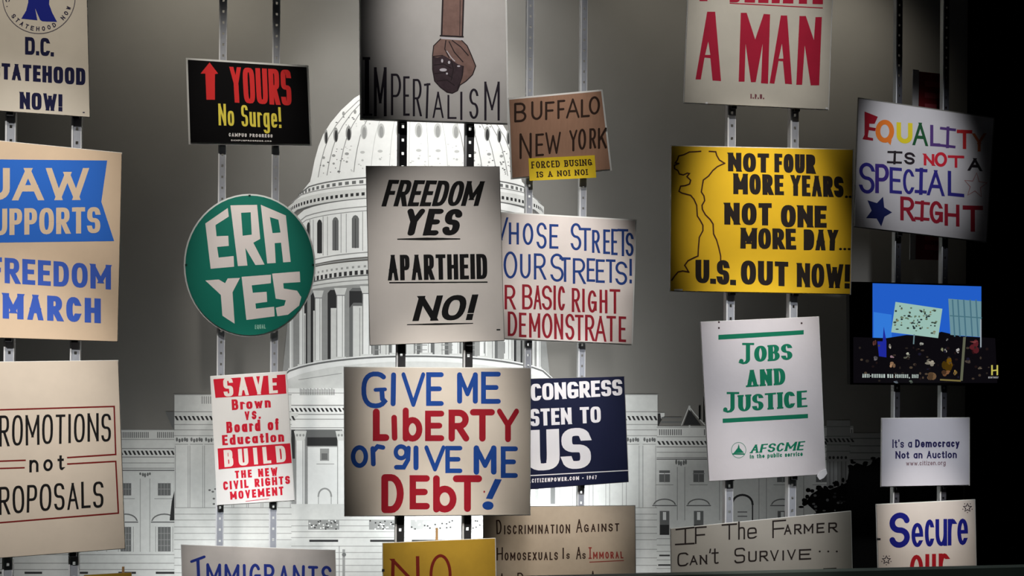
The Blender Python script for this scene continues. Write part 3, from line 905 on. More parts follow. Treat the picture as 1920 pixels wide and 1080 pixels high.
# --- centre column, front row
PGY = paper((186, 182, 178), .05)
s = Sign('protest_sign', 'grey poster with a painted brown fist pointing down', 'sign', FRONT, [(676, -95), (946, -90), (951, 231), (678, 222)], PGY, 'C', 3)
BW = mat((124, 98, 90), 0.8, 0.1, 0.2, 25); BD = mat((62, 50, 54), 0.8, 0.1, 0.25, 40); OUT = ink((38, 28, 30)); LW = ink((196, 190, 196))
s.poly([(833, -90), (872, -90), (867, 68), (828, 66)], BW, 'painted_arm')
s.line([(833, -90), (828, 66)], 3, OUT, 'painted_arm'); s.line([(872, -90), (867, 68)], 3, OUT, 'painted_arm'); s.line([(864, -90), (862, 66)], 1.2, OUT, 'painted_arm')
s.line([(826, 67), (868, 69)], 3, OUT, 'painted_arm'); s.line([(828, 71), (868, 74)], 2.6, LW, 'painted_arm')
s.poly([(826, 73), (866, 76), (876, 86), (884, 104), (892, 124), (886, 140), (872, 154), (862, 160), (858, 170), (846, 175), (836, 172), (824, 163), (815, 152), (811, 130), (811, 100), (813, 86)], BW, 'painted_fist')
s.poly([(811, 106), (820, 108), (832, 104), (846, 112), (858, 120), (870, 124), (868, 142), (862, 160), (858, 170), (846, 175), (836, 172), (824, 163), (815, 152), (811, 130)], BD, 'painted_fist')
for ln in ([(826, 73), (813, 86), (811, 104), (811, 130), (815, 152), (826, 164), (838, 173), (848, 175), (858, 170), (862, 160), (874, 152), (886, 140), (892, 124), (884, 104), (876, 86), (866, 76)],
           [(836, 76), (834, 92), (842, 108)], [(842, 78), (852, 98), (868, 116)], [(848, 76), (864, 88), (878, 104)], [(812, 106), (830, 104)], [(814, 122), (832, 120), (846, 128)], [(815, 138), (834, 136), (848, 146)], [(820, 152), (838, 150), (852, 160)], [(846, 112), (850, 130), (846, 150)], [(868, 124), (866, 146), (858, 166)]):
    s.line(ln, 1.9, OUT, 'painted_fist', cap='round')
for q in ((829, 114, 2, 3.5), (842, 117, 2.2, 3), (831, 131, 7, 3), (860, 124, 3, 1.5), (838, 138, 2, 2)): s.ellipse(*q, LW, 'painted_fist', n=10)
s.line([(838, 96), (846, 108), (852, 114)], 1.6, LW, 'painted_fist')
IK = ink((34, 27, 38))
s.rect(680, 107, 694, 112, IK, 'lettering'); s.rect(684, 110, 692, 217, IK, 'lettering'); s.rect(681, 213, 698, 217, IK, 'lettering')
for ch, x0, x1, y0, y1, sw in (('M', 701, 725, 126, 218, 5.5), ('P', 733, 752, 138, 216, 4.2), ('E', 756, 768, 143, 217, 4.2), ('R', 774, 791, 148, 218, 4), ('A', 811, 832, 172, 221, 3.8), ('L', 839, 856, 178, 223, 3.6), ('S', 880, 897, 166, 223, 4.2), ('M', 908, 937, 153, 226, 4.2)):
    s.box_text(ch, x0, x1, y0, y1, sw, IK)
for ln in ([(802, 158), (800, 220)], [(797, 159), (805, 158)], [(865, 174), (865, 223)]): s.line(ln, 4, IK, 'lettering')
s.build()

s = Sign('protest_sign', 'grey poster with heavy black brush lettering and black underlines', 'sign', FRONT, [(687, 312), (936, 313), (945, 638), (694, 647)], paper((206, 199, 192), .03), 'C', 1, RIMD)
K = ink((10, 9, 9))
s.text('FREEDOM', ((729, 337), (909, 340), (897, 386), (715, 387)), 9, K, wh=7.5, gap=2, sq=2.6)
s.text('YES', ((764, 391), (870, 392), (858, 441), (752, 442)), 13.5, K, wh=10, gap=5, cap='round', sq=2.3)
s.poly([(745, 447.5), (800, 445.5), (863, 447), (863, 449), (800, 450.5), (745, 449.5)], K, 'underline')
s.text('APARTHEID', ((726, 478), (913, 476), (914, 523), (727, 526)), 8.5, K, wh=7, gap=3, sq=3.5)
s.line([(731, 530), (913, 529)], 2.4, K, 'underline')
s.text('NO!', ((786, 555), (898, 552), (886, 600), (773, 602)), 12, K, wh=9.5, gap=5, sq=2.4)
s.poly([(763, 608), (820, 606), (887, 605.5), (887, 607), (820, 609.5), (763, 609.5)], K, 'underline')
s.rect(931, 617, 938, 619.5, K)
s.build()

s = Sign('protest_sign', 'beige placard with thick blue and red painted letters', 'sign', FRONT, [(646, 689), (994, 691), (993, 965), (647, 967)], paper((206, 196, 184), .03), 'C', 1.5)
B1 = mat((18, 64, 142), 0.6, 0.3, 0.12, 20); R1 = mat((146, 12, 32), 0.6, 0.3, 0.1, 20)
s.line(E(704, 731, 22, 30, -50, -318) + [(717, 748), (716, 732)], 9, B1, 'lettering', cap='round'); s.line([(704, 731), (722, 730)], 7, B1, 'lettering', cap='round')
def L1(ch, x0, x1, y0, y1, sw, m, dy=0, **k): s.box_text(ch, x0, x1, y0, y1, sw, m, dy, cap=k.pop('cap', 'round'), **k)
s.line([(738, 703), (737, 757)], 9.5, B1, 'lettering', cap='round')
L1('V', 752, 798, 698, 763, 9, B1); L1('E', 799, 832, 698, 761, 9, B1); L1('M', 857, 896, 698, 757, 9.5, B1); L1('E', 902, 939, 697, 757, 9, B1)
L1('L', 699, 730, 766, 827, 13, R1); s.line([(739, 783), (740, 821)], 10.5, R1, 'lettering', cap='round'); L1('b', 755, 792, 764, 828, 11.5, R1)
L1('E', 797, 833, 770, 827, 11, R1); L1('R', 841, 880, 768, 828, 12, R1); L1('T', 881, 928, 767, 828, 12, R1); L1('Y', 931, 974, 766, 829, 11, R1)
s.ring(674, 856, 12, 17, 8.5, B1, 'lettering'); s.line([(699, 841), (700, 870)], 9, B1, 'lettering', cap='round'); s.line([(700, 846), (708, 837), (718, 839)], 8.5, B1, 'lettering', cap='round')
s.ring(752, 848, 10, 11, 8, B1, 'lettering'); s.line([(766, 840), (765, 862), (757, 876), (743, 876)], 8.5, B1, 'lettering', cap='round')
s.line([(780, 840), (780, 877)], 9.5, B1, 'lettering', cap='round')
L1('V', 795, 836, 835, 884, 9, B1); L1('E', 835, 867, 836, 887, 8.5, B1); L1('M', 888, 931, 835, 890, 10.5, B1); L1('E', 939, 971, 837, 896, 9, B1)
L1('D', 715, 757, 889, 962, 13, R1); L1('E', 768, 806, 891, 955, 12, R1); L1('b', 812, 856, 891, 961, 12.5, R1); L1('T', 849, 904, 891, 960, 13, R1)
s.poly([(928, 898), (941, 899), (923, 936), (911, 935)], B1, 'lettering'); s.ellipse(915, 948, 10.5, 8, B1, 'lettering')
s.ellipse(908, 922, 1.5, 2, R1)
s.build()

s = Sign('protest_sign', 'gold placard with thin brown letters on a wooden stake', 'sign', FRONT, [(718, 1019), (928, 1010), (932, 1230), (720, 1234)], GOLD, 'C', 1.2)
b = MB(); p = P(820, 991, FRONT); b.box(p.x - .0045, p.x + .0045, FRONT + .0115, FRONT + .02, P(820, 1270, FRONT).z, p.z); b.build('stake', WOOD, s.root)
MR = ink((104, 26, 16))
s.line([(736, 1100), (737, 1051), (784, 1100)], 6.5, MR, 'lettering'); s.line([(783, 1046), (784, 1104)], 6.5, MR, 'lettering'); s.ring(826, 1078, 18, 36, 5.5, MR, 'lettering')
s.rect(716, 1067, 721, 1072, CLIP, 'clip')
s.build()

# --- fourth column, rear row
CARD = mat((156, 120, 98), 0.85, 0.1, 0.07, 14, stretch=(6, 1, 1))
s = Sign('protest_sign', 'tilted brown cardboard sign with a yellow strip stuck along its bottom', 'sign', REAR, [(955, 187), (1127, 171), (1144, 317), (961, 333)], CARD, 'D', 3.2)
KB = ink((46, 28, 18))
for ch, x0, x1, y0, y1 in (('B', 964, 987, 192, 230), ('U', 996, 1017, 189, 226), ('F', 1022, 1040, 190, 226), ('F', 1045, 1060, 187, 224), ('A', 1061, 1087, 184, 223), ('L', 1089, 1106, 185, 221), ('O', 1104, 1125, 180, 216), ('N', 974, 997, 249, 299), ('E', 1004, 1020, 250, 294), ('W', 1022, 1052, 247, 290), ('Y', 1067, 1083, 243, 285), ('O', 1084, 1099, 241, 282), ('R', 1105, 1118, 240, 280), ('K', 1121, 1138, 239, 280)):
    s.box_text(ch, x0, x1, y0 + 1, y1 - 0.5, 4.2, KB, -1.2, cap='round')
s.build()
b = MB(); b.prism([(991, 297), (1115, 291), (1118, 333), (993, 339)], REAR - .004, REAR - .0015); b.build('sticker_strip', paper((222, 190, 40), .04), s.root)
t = Art(REAR - .004, s.root)
t.text('FORCED BUSING', ((996, 303), (1109, 298), (1110, 310), (997, 316)), 2.3, KB, wh=1.8, gap=2.4, serif=2.2)
t.text('IS A NO! NO!', ((1006, 322), (1101, 317), (1102, 328), (1007, 333)), 2.3, KB, wh=1.8, gap=2.4, serif=2.2)
t.build()

s = Sign('protest_sign', 'white placard with two blue lines above two red lines of marker lettering', 'sign', REAR, [(896, 397), (1191, 414), (1184, 645), (900, 632)], paper((214, 204, 198), .04), 'D', 2.5)
B2 = ink((30, 58, 120)); R2 = ink((140, 30, 42))
blue1 = (('W', 906, 953, 407, 450), ('H', 954, 973, 417, 458), ('O', 980, 1000, 418, 459), ('S', 1006, 1025, 417, 466), ('E', 1030, 1047, 420, 466), ('S', 1070, 1090, 418, 469), ('T', 1087, 1108, 427, 470), ('R', 1110, 1125, 431, 474), ('E', 1131, 1144, 430, 476), ('E', 1146, 1158, 429, 478), ('T', 1158, 1178, 429, 480), ('S', 1173, 1188, 436, 480))
blue2 = (('O', 944, 970, 471, 522), ('U', 975, 995, 476, 522), ('R', 1001, 1024, 475, 524), ('S', 1032, 1057, 475, 528), ('T', 1049, 1070, 482, 528), ('R', 1074, 1098, 484, 532), ('E', 1100, 1116, 484, 528), ('E', 1117, 1134, 486, 530), ('T', 1136, 1154, 486, 530), ('S', 1154, 1176, 490, 534), ('!', 1179, 1186, 485, 531))
red1 = (('O', 905, 921, 532, 578), ('U', 925, 941, 533, 579), ('R', 946, 967, 534, 580), ('B', 979, 999, 533, 580), ('A', 1000, 1016, 535, 580), ('S', 1016, 1035, 535, 581), ('I', 1037, 1043, 535, 581), ('C', 1046, 1060, 536, 582), ('R', 1072, 1088, 540, 585), ('I', 1091, 1097, 541, 585), ('G', 1102, 1119, 544, 586), ('H', 1124, 1139, 543, 587), ('T', 1143, 1163, 542, 588))
red2 = (('T', 906, 921, 583, 628), ('O', 923, 940, 583, 628), ('D', 952, 970, 584, 630), ('E', 973, 987, 586, 632), ('M', 992, 1013, 587, 633), ('O', 1016, 1036, 587, 634), ('N', 1039, 1056, 588, 636), ('S', 1060, 1077, 588, 637), ('T', 1078, 1094, 590, 638), ('R', 1097, 1115, 590, 639), ('A', 1115, 1137, 592, 640), ('T', 1137, 1155, 592, 640), ('E', 1160, 1174, 593, 641))
for rows, m, sw in ((blue1, B2, 4.6), (blue2, B2, 4.6), (red1, R2, 4.8), (red2, R2, 4.8)):
    for ch, x0, x1, y0, y1 in rows: s.box_text(ch, x0, x1, y0, y1, sw, m, .6)
s.build()

NAVY = mat((20, 24, 50), 0.5, 0.3)
s = Sign('protest_sign', 'dark blue sign with heavy white capitals calling on a legislature', 'sign', REAR, [(951, 712), (1170, 706), (1178, 903), (952, 920)], NAVY, 'D', 1, RIMD)
W2 = ink((222, 216, 214))
s.text('CONGRESS', ((995, 720), (1166, 711), (1167, 741), (996, 752)), 7.6, W2, wh=5.5, gap=2.2, sq=3.6)
s.text('LISTEN TO', ((966, 768), (1126, 762), (1127, 792), (967, 801)), 7.2, W2, wh=5.4, gap=2.6, sq=3.6)
s.text('U', ((988, 807), (1048, 804), (1050, 880), (989, 884)), 24, W2, wh=13, sq=3)
s.text('S', ((1052, 804), (1106, 801), (1109, 877), (1054, 881)), 20, W2, wh=14.5, sq=2.6)
s.line([(952, 894), (1178, 882)], 1.8, W2)
s.text('WWW.CITIZENPOWER.COM - 1967', ((970, 899), (1119, 891), (1119, 898), (970, 907)), 1.7, W2, gap=1.8)
s.build()

KRF = mat((176, 160, 140), 0.85, 0.1, 0.07, 10)
s = Sign('protest_sign', 'light brown cardboard sign with small thin black lettering and one red word', 'sign', REAR, [(907, 951), (1190, 949), (1192, 1210), (908, 1212)], KRF, 'D', 1.5, RIMD)
s.text('D', ((930, 975), (940, 974), (941, 1001), (931, 1002)), 2.6, KB); s.text('ISCRIMINATION', ((945, 985), (1069, 983), (1069, 1000), (945, 1002)), 2.5, KB, gap=3.4)
s.text('A', ((1080, 974), (1092, 973), (1092, 998), (1080, 999)), 2.6, KB); s.text('GAINST', ((1095, 983), (1161, 981), (1161, 996), (1095, 998)), 2.5, KB, gap=4)
s.text('H', ((931, 1027), (943, 1026), (943, 1050), (931, 1051)), 2.6, KB); s.text('OMOSEXUALS', ((946, 1036), (1046, 1035), (1046, 1050), (946, 1051)), 2.5, KB, gap=3)
s.text('I', ((1054, 1027), (1058, 1027), (1058, 1048), (1054, 1048)), 2.6, KB); s.text('S', ((1062, 1038), (1068, 1037), (1068, 1048), (1062, 1048)), 2.2, KB)
s.text('A', ((1080, 1026), (1090, 1025), (1090, 1048), (1080, 1049)), 2.6, KB); s.text('S', ((1092, 1037), (1098, 1037), (1098, 1048), (1092, 1048)), 2.2, KB)
R3 = ink((140, 52, 44))
s.text('I', ((1103, 1026), (1110, 1026), (1110, 1048), (1103, 1048)), 2.4, R3, serif=3); s.text('MMORAL', ((1112, 1035), (1168, 1034), (1169, 1047), (1112, 1048)), 2.3, R3, gap=3)
s.line([(1106, 1054), (1169, 1051)], 1.6, R3, 'underline')
s.text('A', ((936, 1075), (946, 1075), (946, 1098), (936, 1098)), 2.4, KB); s.text('S', ((948, 1086), (955, 1086), (955, 1098), (948, 1098)), 2.2, KB)
s.text('D', ((970, 1074), (982, 1073), (982, 1098), (970, 1098)), 2.4, KB); s.text('ISCRIMINATION', ((985, 1083), (1095, 1082), (1095, 1097), (985, 1098)), 2.3, KB, gap=3)
s.text('A', ((1106, 1071), (1117, 1070), (1117, 1096), (1106, 1096)), 2.4, KB)
s.build()

# --- fifth column, front row
s = Sign('protest_sign', 'off white poster with tall condensed crimson capitals', 'sign', FRONT, [(1294, -95), (1563, -90), (1553, 205), (1283, 192)], paper((200, 194, 180), .05), 'E', 1.5)
CR = mat((170, 26, 54), 0.7, 0.2, 0.06, 14)
s.poly([[(1326, 22), (1341, 22), (1352, 152), (1336, 151), (1332, 109), (1321, 108), (1314, 149), (1304, 149)], [(1328, 78), (1332, 103), (1322, 103)]], CR, 'lettering')
s.poly([(1389, 24), (1400, 24), (1416, 74), (1432, 26), (1444, 27), (1440, 157), (1427, 156), (1430, 82), (1417, 154), (1408, 154), (1398, 82), (1396, 153), (1385, 153)], CR, 'lettering')
s.poly([[(1464, 29), (1476, 29), (1485, 158), (1472, 157), (1468, 115), (1460, 114), (1452, 157), (1443, 156)], [(1466, 82), (1469, 110), (1460, 110)]], CR, 'lettering')
s.poly([(1499, 30), (1511, 30), (1526, 75), (1529, 32), (1541, 32), (1536, 160), (1520, 160), (1509, 85), (1504, 159), (1493, 159)], CR, 'lettering')
s.text('BELIEVE', ((1370, -72), (1545, -68), (1543, 8), (1368, 4)), 15, CR, wh=11, gap=6)
s.line([(1369, 6), (1542, 15)], 1.8, CR, 'underline'); s.text('I', ((1310, -72), (1328, -72), (1328, 2), (1310, 2)), 15, CR)
s.text('I.P.U.', ((1407, 176), (1433, 177), (1433, 186), (1407, 185)), 2.6, ink((120, 70, 76)), gap=1.5)
SCR = mat((235, 235, 235), 0.2, 0.8)
s.ellipse(1325, 193, 2.5, 2, SCR, 'fixing', n=10); s.ellipse(1550, 203, 2.5, 2, SCR, 'fixing', n=10)
s.build()

YEL = paper((232, 188, 40), .03)
s = Sign('protest_sign', 'bright yellow sign with a map outline beside thick black capitals', 'sign', FRONT, [(1260, 274), (1599, 281), (1594, 551), (1258, 545)], YEL, 'E', 1.6)
K2 = ink((34, 28, 26)); MO = ink((72, 40, 24))
def zz(pts): return [(1220 + x / 4, 260 + y / 4) for x, y in pts]
s.line(zz([(375, 95), (330, 98), (290, 100), (250, 120), (210, 130), (200, 160), (185, 182), (210, 186), (178, 200), (180, 225), (205, 240), (215, 265), (245, 272), (275, 258), (290, 262), (272, 285), (300, 312), (292, 340), (260, 352), (225, 356), (212, 395), (235, 408), (300, 425), (325, 455), (345, 500), (350, 580), (370, 610), (392, 650), (392, 690), (365, 740), (360, 800), (355, 880), (320, 895), (280, 915), (255, 950), (268, 970), (285, 1000), (240, 992), (205, 1000), (180, 1030), (160, 1060)]), 2.6, MO, 'map_outline')
s.line(zz([(440, 95), (488, 98), (495, 125), (515, 160), (555, 185), (500, 210), (465, 240), (435, 280), (395, 310), (388, 350), (380, 400), (400, 430), (405, 465), (385, 500), (388, 530), (410, 570), (445, 605), (468, 640), (472, 715), (495, 760), (512, 820), (525, 880), (525, 915)]), 2.6, MO, 'map_outline')
for tx, q, sw, gp in (('NOT', ((1365, 286), (1442, 288), (1442, 324), (1365, 321)), 10, 3), ('FOUR', ((1452, 288), (1529, 290), (1529, 326), (1452, 323)), 9, 2.5),
                      ('MORE', ((1375, 325), (1469, 328), (1470, 366), (1375, 364)), 9.5, 3), ('YEARS', ((1482, 328), (1581, 331), (1582, 370), (1482, 367)), 9, 2),
                      ('NOT', ((1358, 380), (1447, 381), (1447, 423), (1358, 421)), 11.5, 3.5), ('ONE', ((1464, 384), (1550, 386), (1550, 427), (1464, 426)), 11.5, 3),
                      ('MORE', ((1389, 427), (1492, 429), (1493, 468), (1388, 466)), 10, 2.5), ('DAY', ((1507, 430), (1572, 431), (1570, 470), (1507, 469)), 10, 2),
                      ('U.S.', ((1304, 487), (1380, 488), (1380, 535), (1304, 530)), 11, 1.5), ('OUT', ((1389, 488), (1478, 491), (1478, 537), (1389, 533)), 11.5, 3.5), ('NOW!', ((1494, 493), (1594, 496), (1593, 541), (1494, 538)), 9.6, 2.5)):
    s.text(tx, q, sw, K2, wh=sw * .78, gap=gp, sq=2.5)
for x, y in ((1587, 369), (1594, 369), (1576, 467), (1584, 467), (1592, 467)): s.ellipse(x, y, 3, 2.4, K2, 'lettering', n=8)
s.rect(1264, 542, 1280, 545, SCR, 'fixing')
s.build()

VIN = mat((210, 204, 206), 0.4, 0.4, 0.03, 6, bump=0.6)
s = Sign('protest_sign', 'crinkled white plastic poster with green serif lettering between green bars', 'sign', FRONT, [(1314, 604), (1535, 594), (1548, 889), (1330, 902)], VIN, 'E', 0.8)
GR = ink((14, 112, 82))
s.poly([(1347, 628), (1507, 619), (1507, 627), (1347, 637)], GR, 'rule')
def jobs(J, q, rest, q2):
    (x0, y0), (x1, y1) = J
    s.polys(stroke_polys([((x0 + x1) / 2 + 4, y0 + 2), ((x0 + x1) / 2 + 4, y1 - 9)] + [((x0 + x1) / 2 - 2 + a, y1 - 9 + c) for a, c in ((5, 3), (2, 6), (-3, 7), (-7, 5))], 8, 4), GR)
    s.rect((x0 + x1) / 2 - 7, y0 - 1, x1 + 3, y0 + 3, GR, 'lettering'); s.ellipse(x0 + 4, y1 - 6, 4.2, 4.2, GR, 'lettering', n=12)
    s.text(rest, q2, 9.2, GR, wh=3.4, gap=2.6, serif=6)
jobs(((1386, 644), (1411, 683)), None, 'OBS', ((1414, 649), (1485, 644), (1486, 674), (1414, 679)))
s.text('AND', ((1399, 694), (1472, 690), (1473, 721), (1400, 726)), 9.2, GR, wh=3.4, gap=4, serif=6)
jobs(((1356, 736), (1383, 774)), None, 'USTICE', ((1384, 741), (1513, 732), (1514, 763), (1384, 772)))
s.poly([(1355, 785), (1515, 776), (1515, 784), (1355, 793)], GR, 'rule')
s.text('AFSCME', ((1410, 834), (1510, 827), (1506, 844), (1406, 850)), 4.6, GR, wh=2.4, gap=2, serif=3)
s.text('in the public service', ((1406, 852), (1505, 846), (1505, 855), (1406, 860)), 1.9, GR, wh=1.6, gap=1.2)
s.ring(1385, 844, 13.5, 14.5, 1.1, ink((90, 140, 120)), 'emblem'); s.poly([(1375, 850), (1383, 840), (1385, 832), (1387, 840), (1395, 849)], GR, 'emblem'); s.rect(1373, 850, 1396, 852.5, GR, 'emblem')
for x, y in ((1348, 604), (1348, 615), (1503, 606)): s.ellipse(x, y, 1.8, 2, ink((60, 40, 44)), 'pin', n=8)
s.build()
# curled lower corner of the plastic
b = MB()
pts = [(1532, 893), (1538, 884), (1549, 879), (1551, 888), (1545, 896), (1537, 900)]
b.prism(pts, FRONT - .006, FRONT - .002); b.build('curled_corner', mat((236, 234, 236), 0.25, 0.6), s.root)

s = Sign('protest_sign', 'grey placard with thin black handwriting about a farmer', 'sign', FRONT, [(1258, 992), (1595, 959), (1601, 1210), (1262, 1215)], paper((176, 170, 160), .04), 'E', 1.2)
K3 = ink((42, 34, 32))
s.line([(1268, 993), (1301, 989)], 3, K3, 'lettering'); s.line([(1285, 991), (1285, 1020)], 3, K3, 'lettering'); s.line([(1267, 1021), (1301, 1019)], 3, K3, 'lettering')
for ch, x0, x1, y0, y1, dy in (('F', 1303, 1325, 988, 1020, -1.5), ('T', 1353, 1382, 983, 1013, -2), ('h', 1384, 1397, 978, 1012, -1), ('e', 1401, 1419, 980, 1011, -1.5), ('F', 1448, 1474, 976, 1009, -2),
                               ('A', 1470, 1484, 984, 1003, -1), ('R', 1489, 1503, 983, 1002, -1), ('M', 1507, 1525, 983, 1001, -1), ('E', 1531, 1546, 981, 1000, -1), ('R', 1553, 1570, 980, 999, -1),
                               ('C', 1270, 1291, 1037, 1063, -2), ('A', 1293, 1308, 1042, 1060, -1), ('N', 1312, 1326, 1041, 1059, -1), ('t', 1334, 1348, 1026, 1058, -1),
                               ('S', 1377, 1397, 1028, 1057, -2), ('U', 1403, 1419, 1034, 1054, -1), ('R', 1424, 1440, 1033, 1053, -1), ('V', 1444, 1460, 1032, 1052, -1), ('I', 1466, 1471, 1032, 1051, 0), ('V', 1476, 1492, 1031, 1050, -1), ('E', 1498, 1521, 1030, 1050, -1)):
    s.box_text(ch, x0, x1, y0, y1, 3, K3, dy, sq=3.5)
s.line([(1332, 1030), (1331, 1036)], 2.6, K3, 'lettering')
for x in (1537, 1553, 1569): s.ellipse(x, 1034, 2, 1.8, K3, 'lettering', n=8)
s.line([(1546, 1100), (1545, 1067), (1567, 1066), (1567, 1100)], 3, K3, 'lettering')
s.build()

# --- right column, rear row
DKR = mat((112, 10, 18), 0.6, 0.3, 0.08, 9)
Y21 = REAR + .12
s = Sign('protest_sign', 'narrow dark red sign almost hidden behind the rainbow lettered one', 'sign', Y21, [(1724, 134), (1779, 140), (1772, 488), (1717, 486)], DKR, None, 0, RIMD)
b = MB(); b.prism([(1712, 130), (1723.5, 131), (1716.5, 487), (1706, 487)], Y21 + .001, Y21 + .008); b.build('clear_margin', mat((170, 168, 168), 0.4, 0.5), s.root)  # acrylic margin, the light on its edge painted in as pale grey
FR = ink((150, 60, 66))
for y in (152, 173): s.text('PEACE' if y == 152 else 'NOW', ((1734, y), (1768, y + 3), (1768, y + 13), (1734, y + 10)), 3, FR, gap=3)
s.parts.clear(); s.order.clear()
for y in (152, 173, 194, 440, 458): s.poly([(1734, y), (1768, y + 3), (1768, y + 13), (1734, y + 10)], FR, 'faded_panel')
s.build()
for ux in UPR['F'][:2]:
    z0 = P(1745, 300, Y21).z
    xx = P(1748, 300, Y21).x
    b = MB(); b.box(min(ux, xx - .05) - .01, max(ux, xx + .05) + .01, REAR + .0655, Y21 + .0052, z0, z0 + .03); b.build('mounting_bracket', CLIP, s.root)

s = Sign('protest_sign', 'tilted white sign with rainbow lettering and two stars on equality', 'sign', REAR, [(1611, 185), (1863, 222), (1849, 453), (1602, 424)], paper((206, 202, 204), .03), 'F', 2, RIMD)
ER = ink((152, 12, 34)); EO = ink((232, 122, 40)); EY = ink((226, 204, 40)); EG = ink((30, 84, 48)); EP = ink((84, 56, 120)); EB = ink((46, 40, 130)); ED = ink((36, 28, 34)); ED2 = ink((150, 24, 44))
s.poly([(1621, 209), (1646, 219), (1640, 232), (1630, 232), (1630, 238), (1642, 240), (1641, 246), (1629, 244), (1627, 257), (1637, 259), (1637, 264), (1617, 261), (1621, 253)], ER, 'lettering')
s.ring(1659, 246, 13, 17, 9, EO, 'lettering'); s.poly([(1660, 262), (1672, 262), (1670, 272)], EO, 'lettering')
def L2(ch, x0, x1, y0, y1, sw, m, dy=2, **k): s.box_text(ch, x0, x1, y0, y1, sw, m, dy, **k)
def I2(x0, x1, y0, y1, sw, m, dy=3):
    xm = (x0 + x1) / 2
    s.line([(x0 + 2, y0 + sw / 2), (x1 - 2, y0 + dy + sw / 2)], sw, m, 'lettering'); s.line([(xm, y0 + 2), (xm - 1, y1)], sw * 1.1, m, 'lettering'); s.line([(x0 + 1, y1 - sw / 2), (x1 - 3, y1 + dy - sw / 2)], sw, m, 'lettering')
L2('U', 1681, 1711, 229, 268, 8.5, EY); L2('A', 1711, 1740, 229, 272, 6, EG); L2('L', 1744, 1763, 234, 274, 6, EP, 1); I2(1763, 1792, 238, 275, 5, EP); L2('T', 1794, 1823, 243, 279, 6.5, ink((190, 40, 44)), 1); L2('Y', 1824, 1848, 250, 284, 5.5, ink((190, 100, 50)), 0)
I2(1664, 1692, 283, 306, 4, ED, 1); L2('S', 1696, 1715, 285, 308, 4.5, ED, 1)
NR = ink((204, 34, 52))
L2('N', 1732, 1752, 288, 310, 5, NR, 1); s.ring(1764, 299, 9, 11, 5.5, NR, 'lettering'); L2('T', 1777, 1808, 291, 314, 5, NR, 1); L2('A', 1815, 1841, 296, 320, 5.5, ED, 1)
L2('S', 1611, 1640, 304, 362, 6.5, EB); L2('P', 1641, 1667, 307, 362, 7, ink((60, 40, 126)), 1); L2('E', 1668, 1691, 313, 362, 6, EB); L2('C', 1693, 1715, 316, 363, 5.5, EB); I2(1717, 1738, 316, 362, 6, EB, 1); L2('A', 1738, 1771, 318, 366, 6.5, EB, 2); L2('L', 1777, 1808, 320, 367, 6.5, EB, 3)
s.poly([(1590 + x / 3.724, 170 + y / 3.724) for x, y in ((245, 740), (253, 815), (308, 850), (255, 880), (232, 948), (200, 893), (126, 890), (165, 838), (136, 765), (202, 785))], ink((24, 34, 92)), 'star')
s.line([(1829 + (22 if i % 2 == 0 else 10) * math.sin(i * math.pi / 5 + .1), 348 - (24 if i % 2 == 0 else 10) * math.cos(i * math.pi / 5 + .1)) for i in range(11)], 1.5, ink((176, 120, 118)), 'star')
L2('R', 1688, 1715, 368, 413, 6.5, ED2); I2(1716, 1743, 377, 412, 5.5, ED2, 2); L2('G', 1743, 1768, 376, 418, 6.5, ED2, 2); L2('H', 1771, 1799, 382, 423, 6.5, ED2, 2); L2('T', 1805, 1843, 385, 434, 8, ED2, 1)
s.build()

# video screen
def glow(rgb, e=1.0): return mat(rgb, 0.3, 0.5, emit=e)
o = thing('video_screen', 'black video screen showing a night crowd below a blue sky', 'screen', (P(1737, 722, REAR).x, REAR, P(1737, 722, REAR).z))
b = MB(); b.prism([(1592, 528), (1882, 534), (1882, 724), (1594, 721)], REAR, REAR + .035); b.build('housing', mat((7, 7, 8), 0.3, 0.4), o)
for ux in UPR['F'][:2]:
    pass
t = Art(REAR, o, 0.001)
t.poly([(1636, 531), (1840, 537), (1840, 640), (1636, 634)], glow((34, 92, 196)), 'picture')
t.poly([(1638, 585), (1672, 590), (1672, 634), (1638, 634)], glow((50, 120, 214)), 'picture')
t.poly([(1600, 632), (1662, 634), (1700, 628), (1740, 630), (1765, 622), (1800, 630), (1866, 634), (1870, 718), (1600, 718)], glow((12, 10, 14)), 'picture')
t.poly([(1655, 640), (1657, 612), (1662, 640), (1662, 670), (1648, 668), (1645, 640)], glow((30, 40, 150)), 'picture')
t.poly([(1679, 566), (1767, 579), (1759, 634), (1671, 623)], glow((150, 186, 176)), 'picture')
t.poly([(1778, 560), (1840, 565), (1840, 632), (1782, 628)], glow((104, 140, 150)), 'picture')
for x in (1786, 1796, 1807, 1819, 1830): t.line([(x, 563), (x + 4, 630)], 2.6, glow((70, 108, 124)), 'picture')
t.line([(1782, 592), (1840, 596)], 2, glow((70, 108, 120)), 'picture')
random.seed(12)
for i in range(74):
    u, v = random.random(), random.random()
    t.ellipse(1680 + 78 * u - 5 * v, 573 + 44 * v + 9 * u, random.uniform(1, 3.4), random.uniform(1, 2.4), glow(random.choice(((58, 70, 60), (96, 112, 92), (120, 122, 96), (40, 48, 50)))), 'picture', n=7)
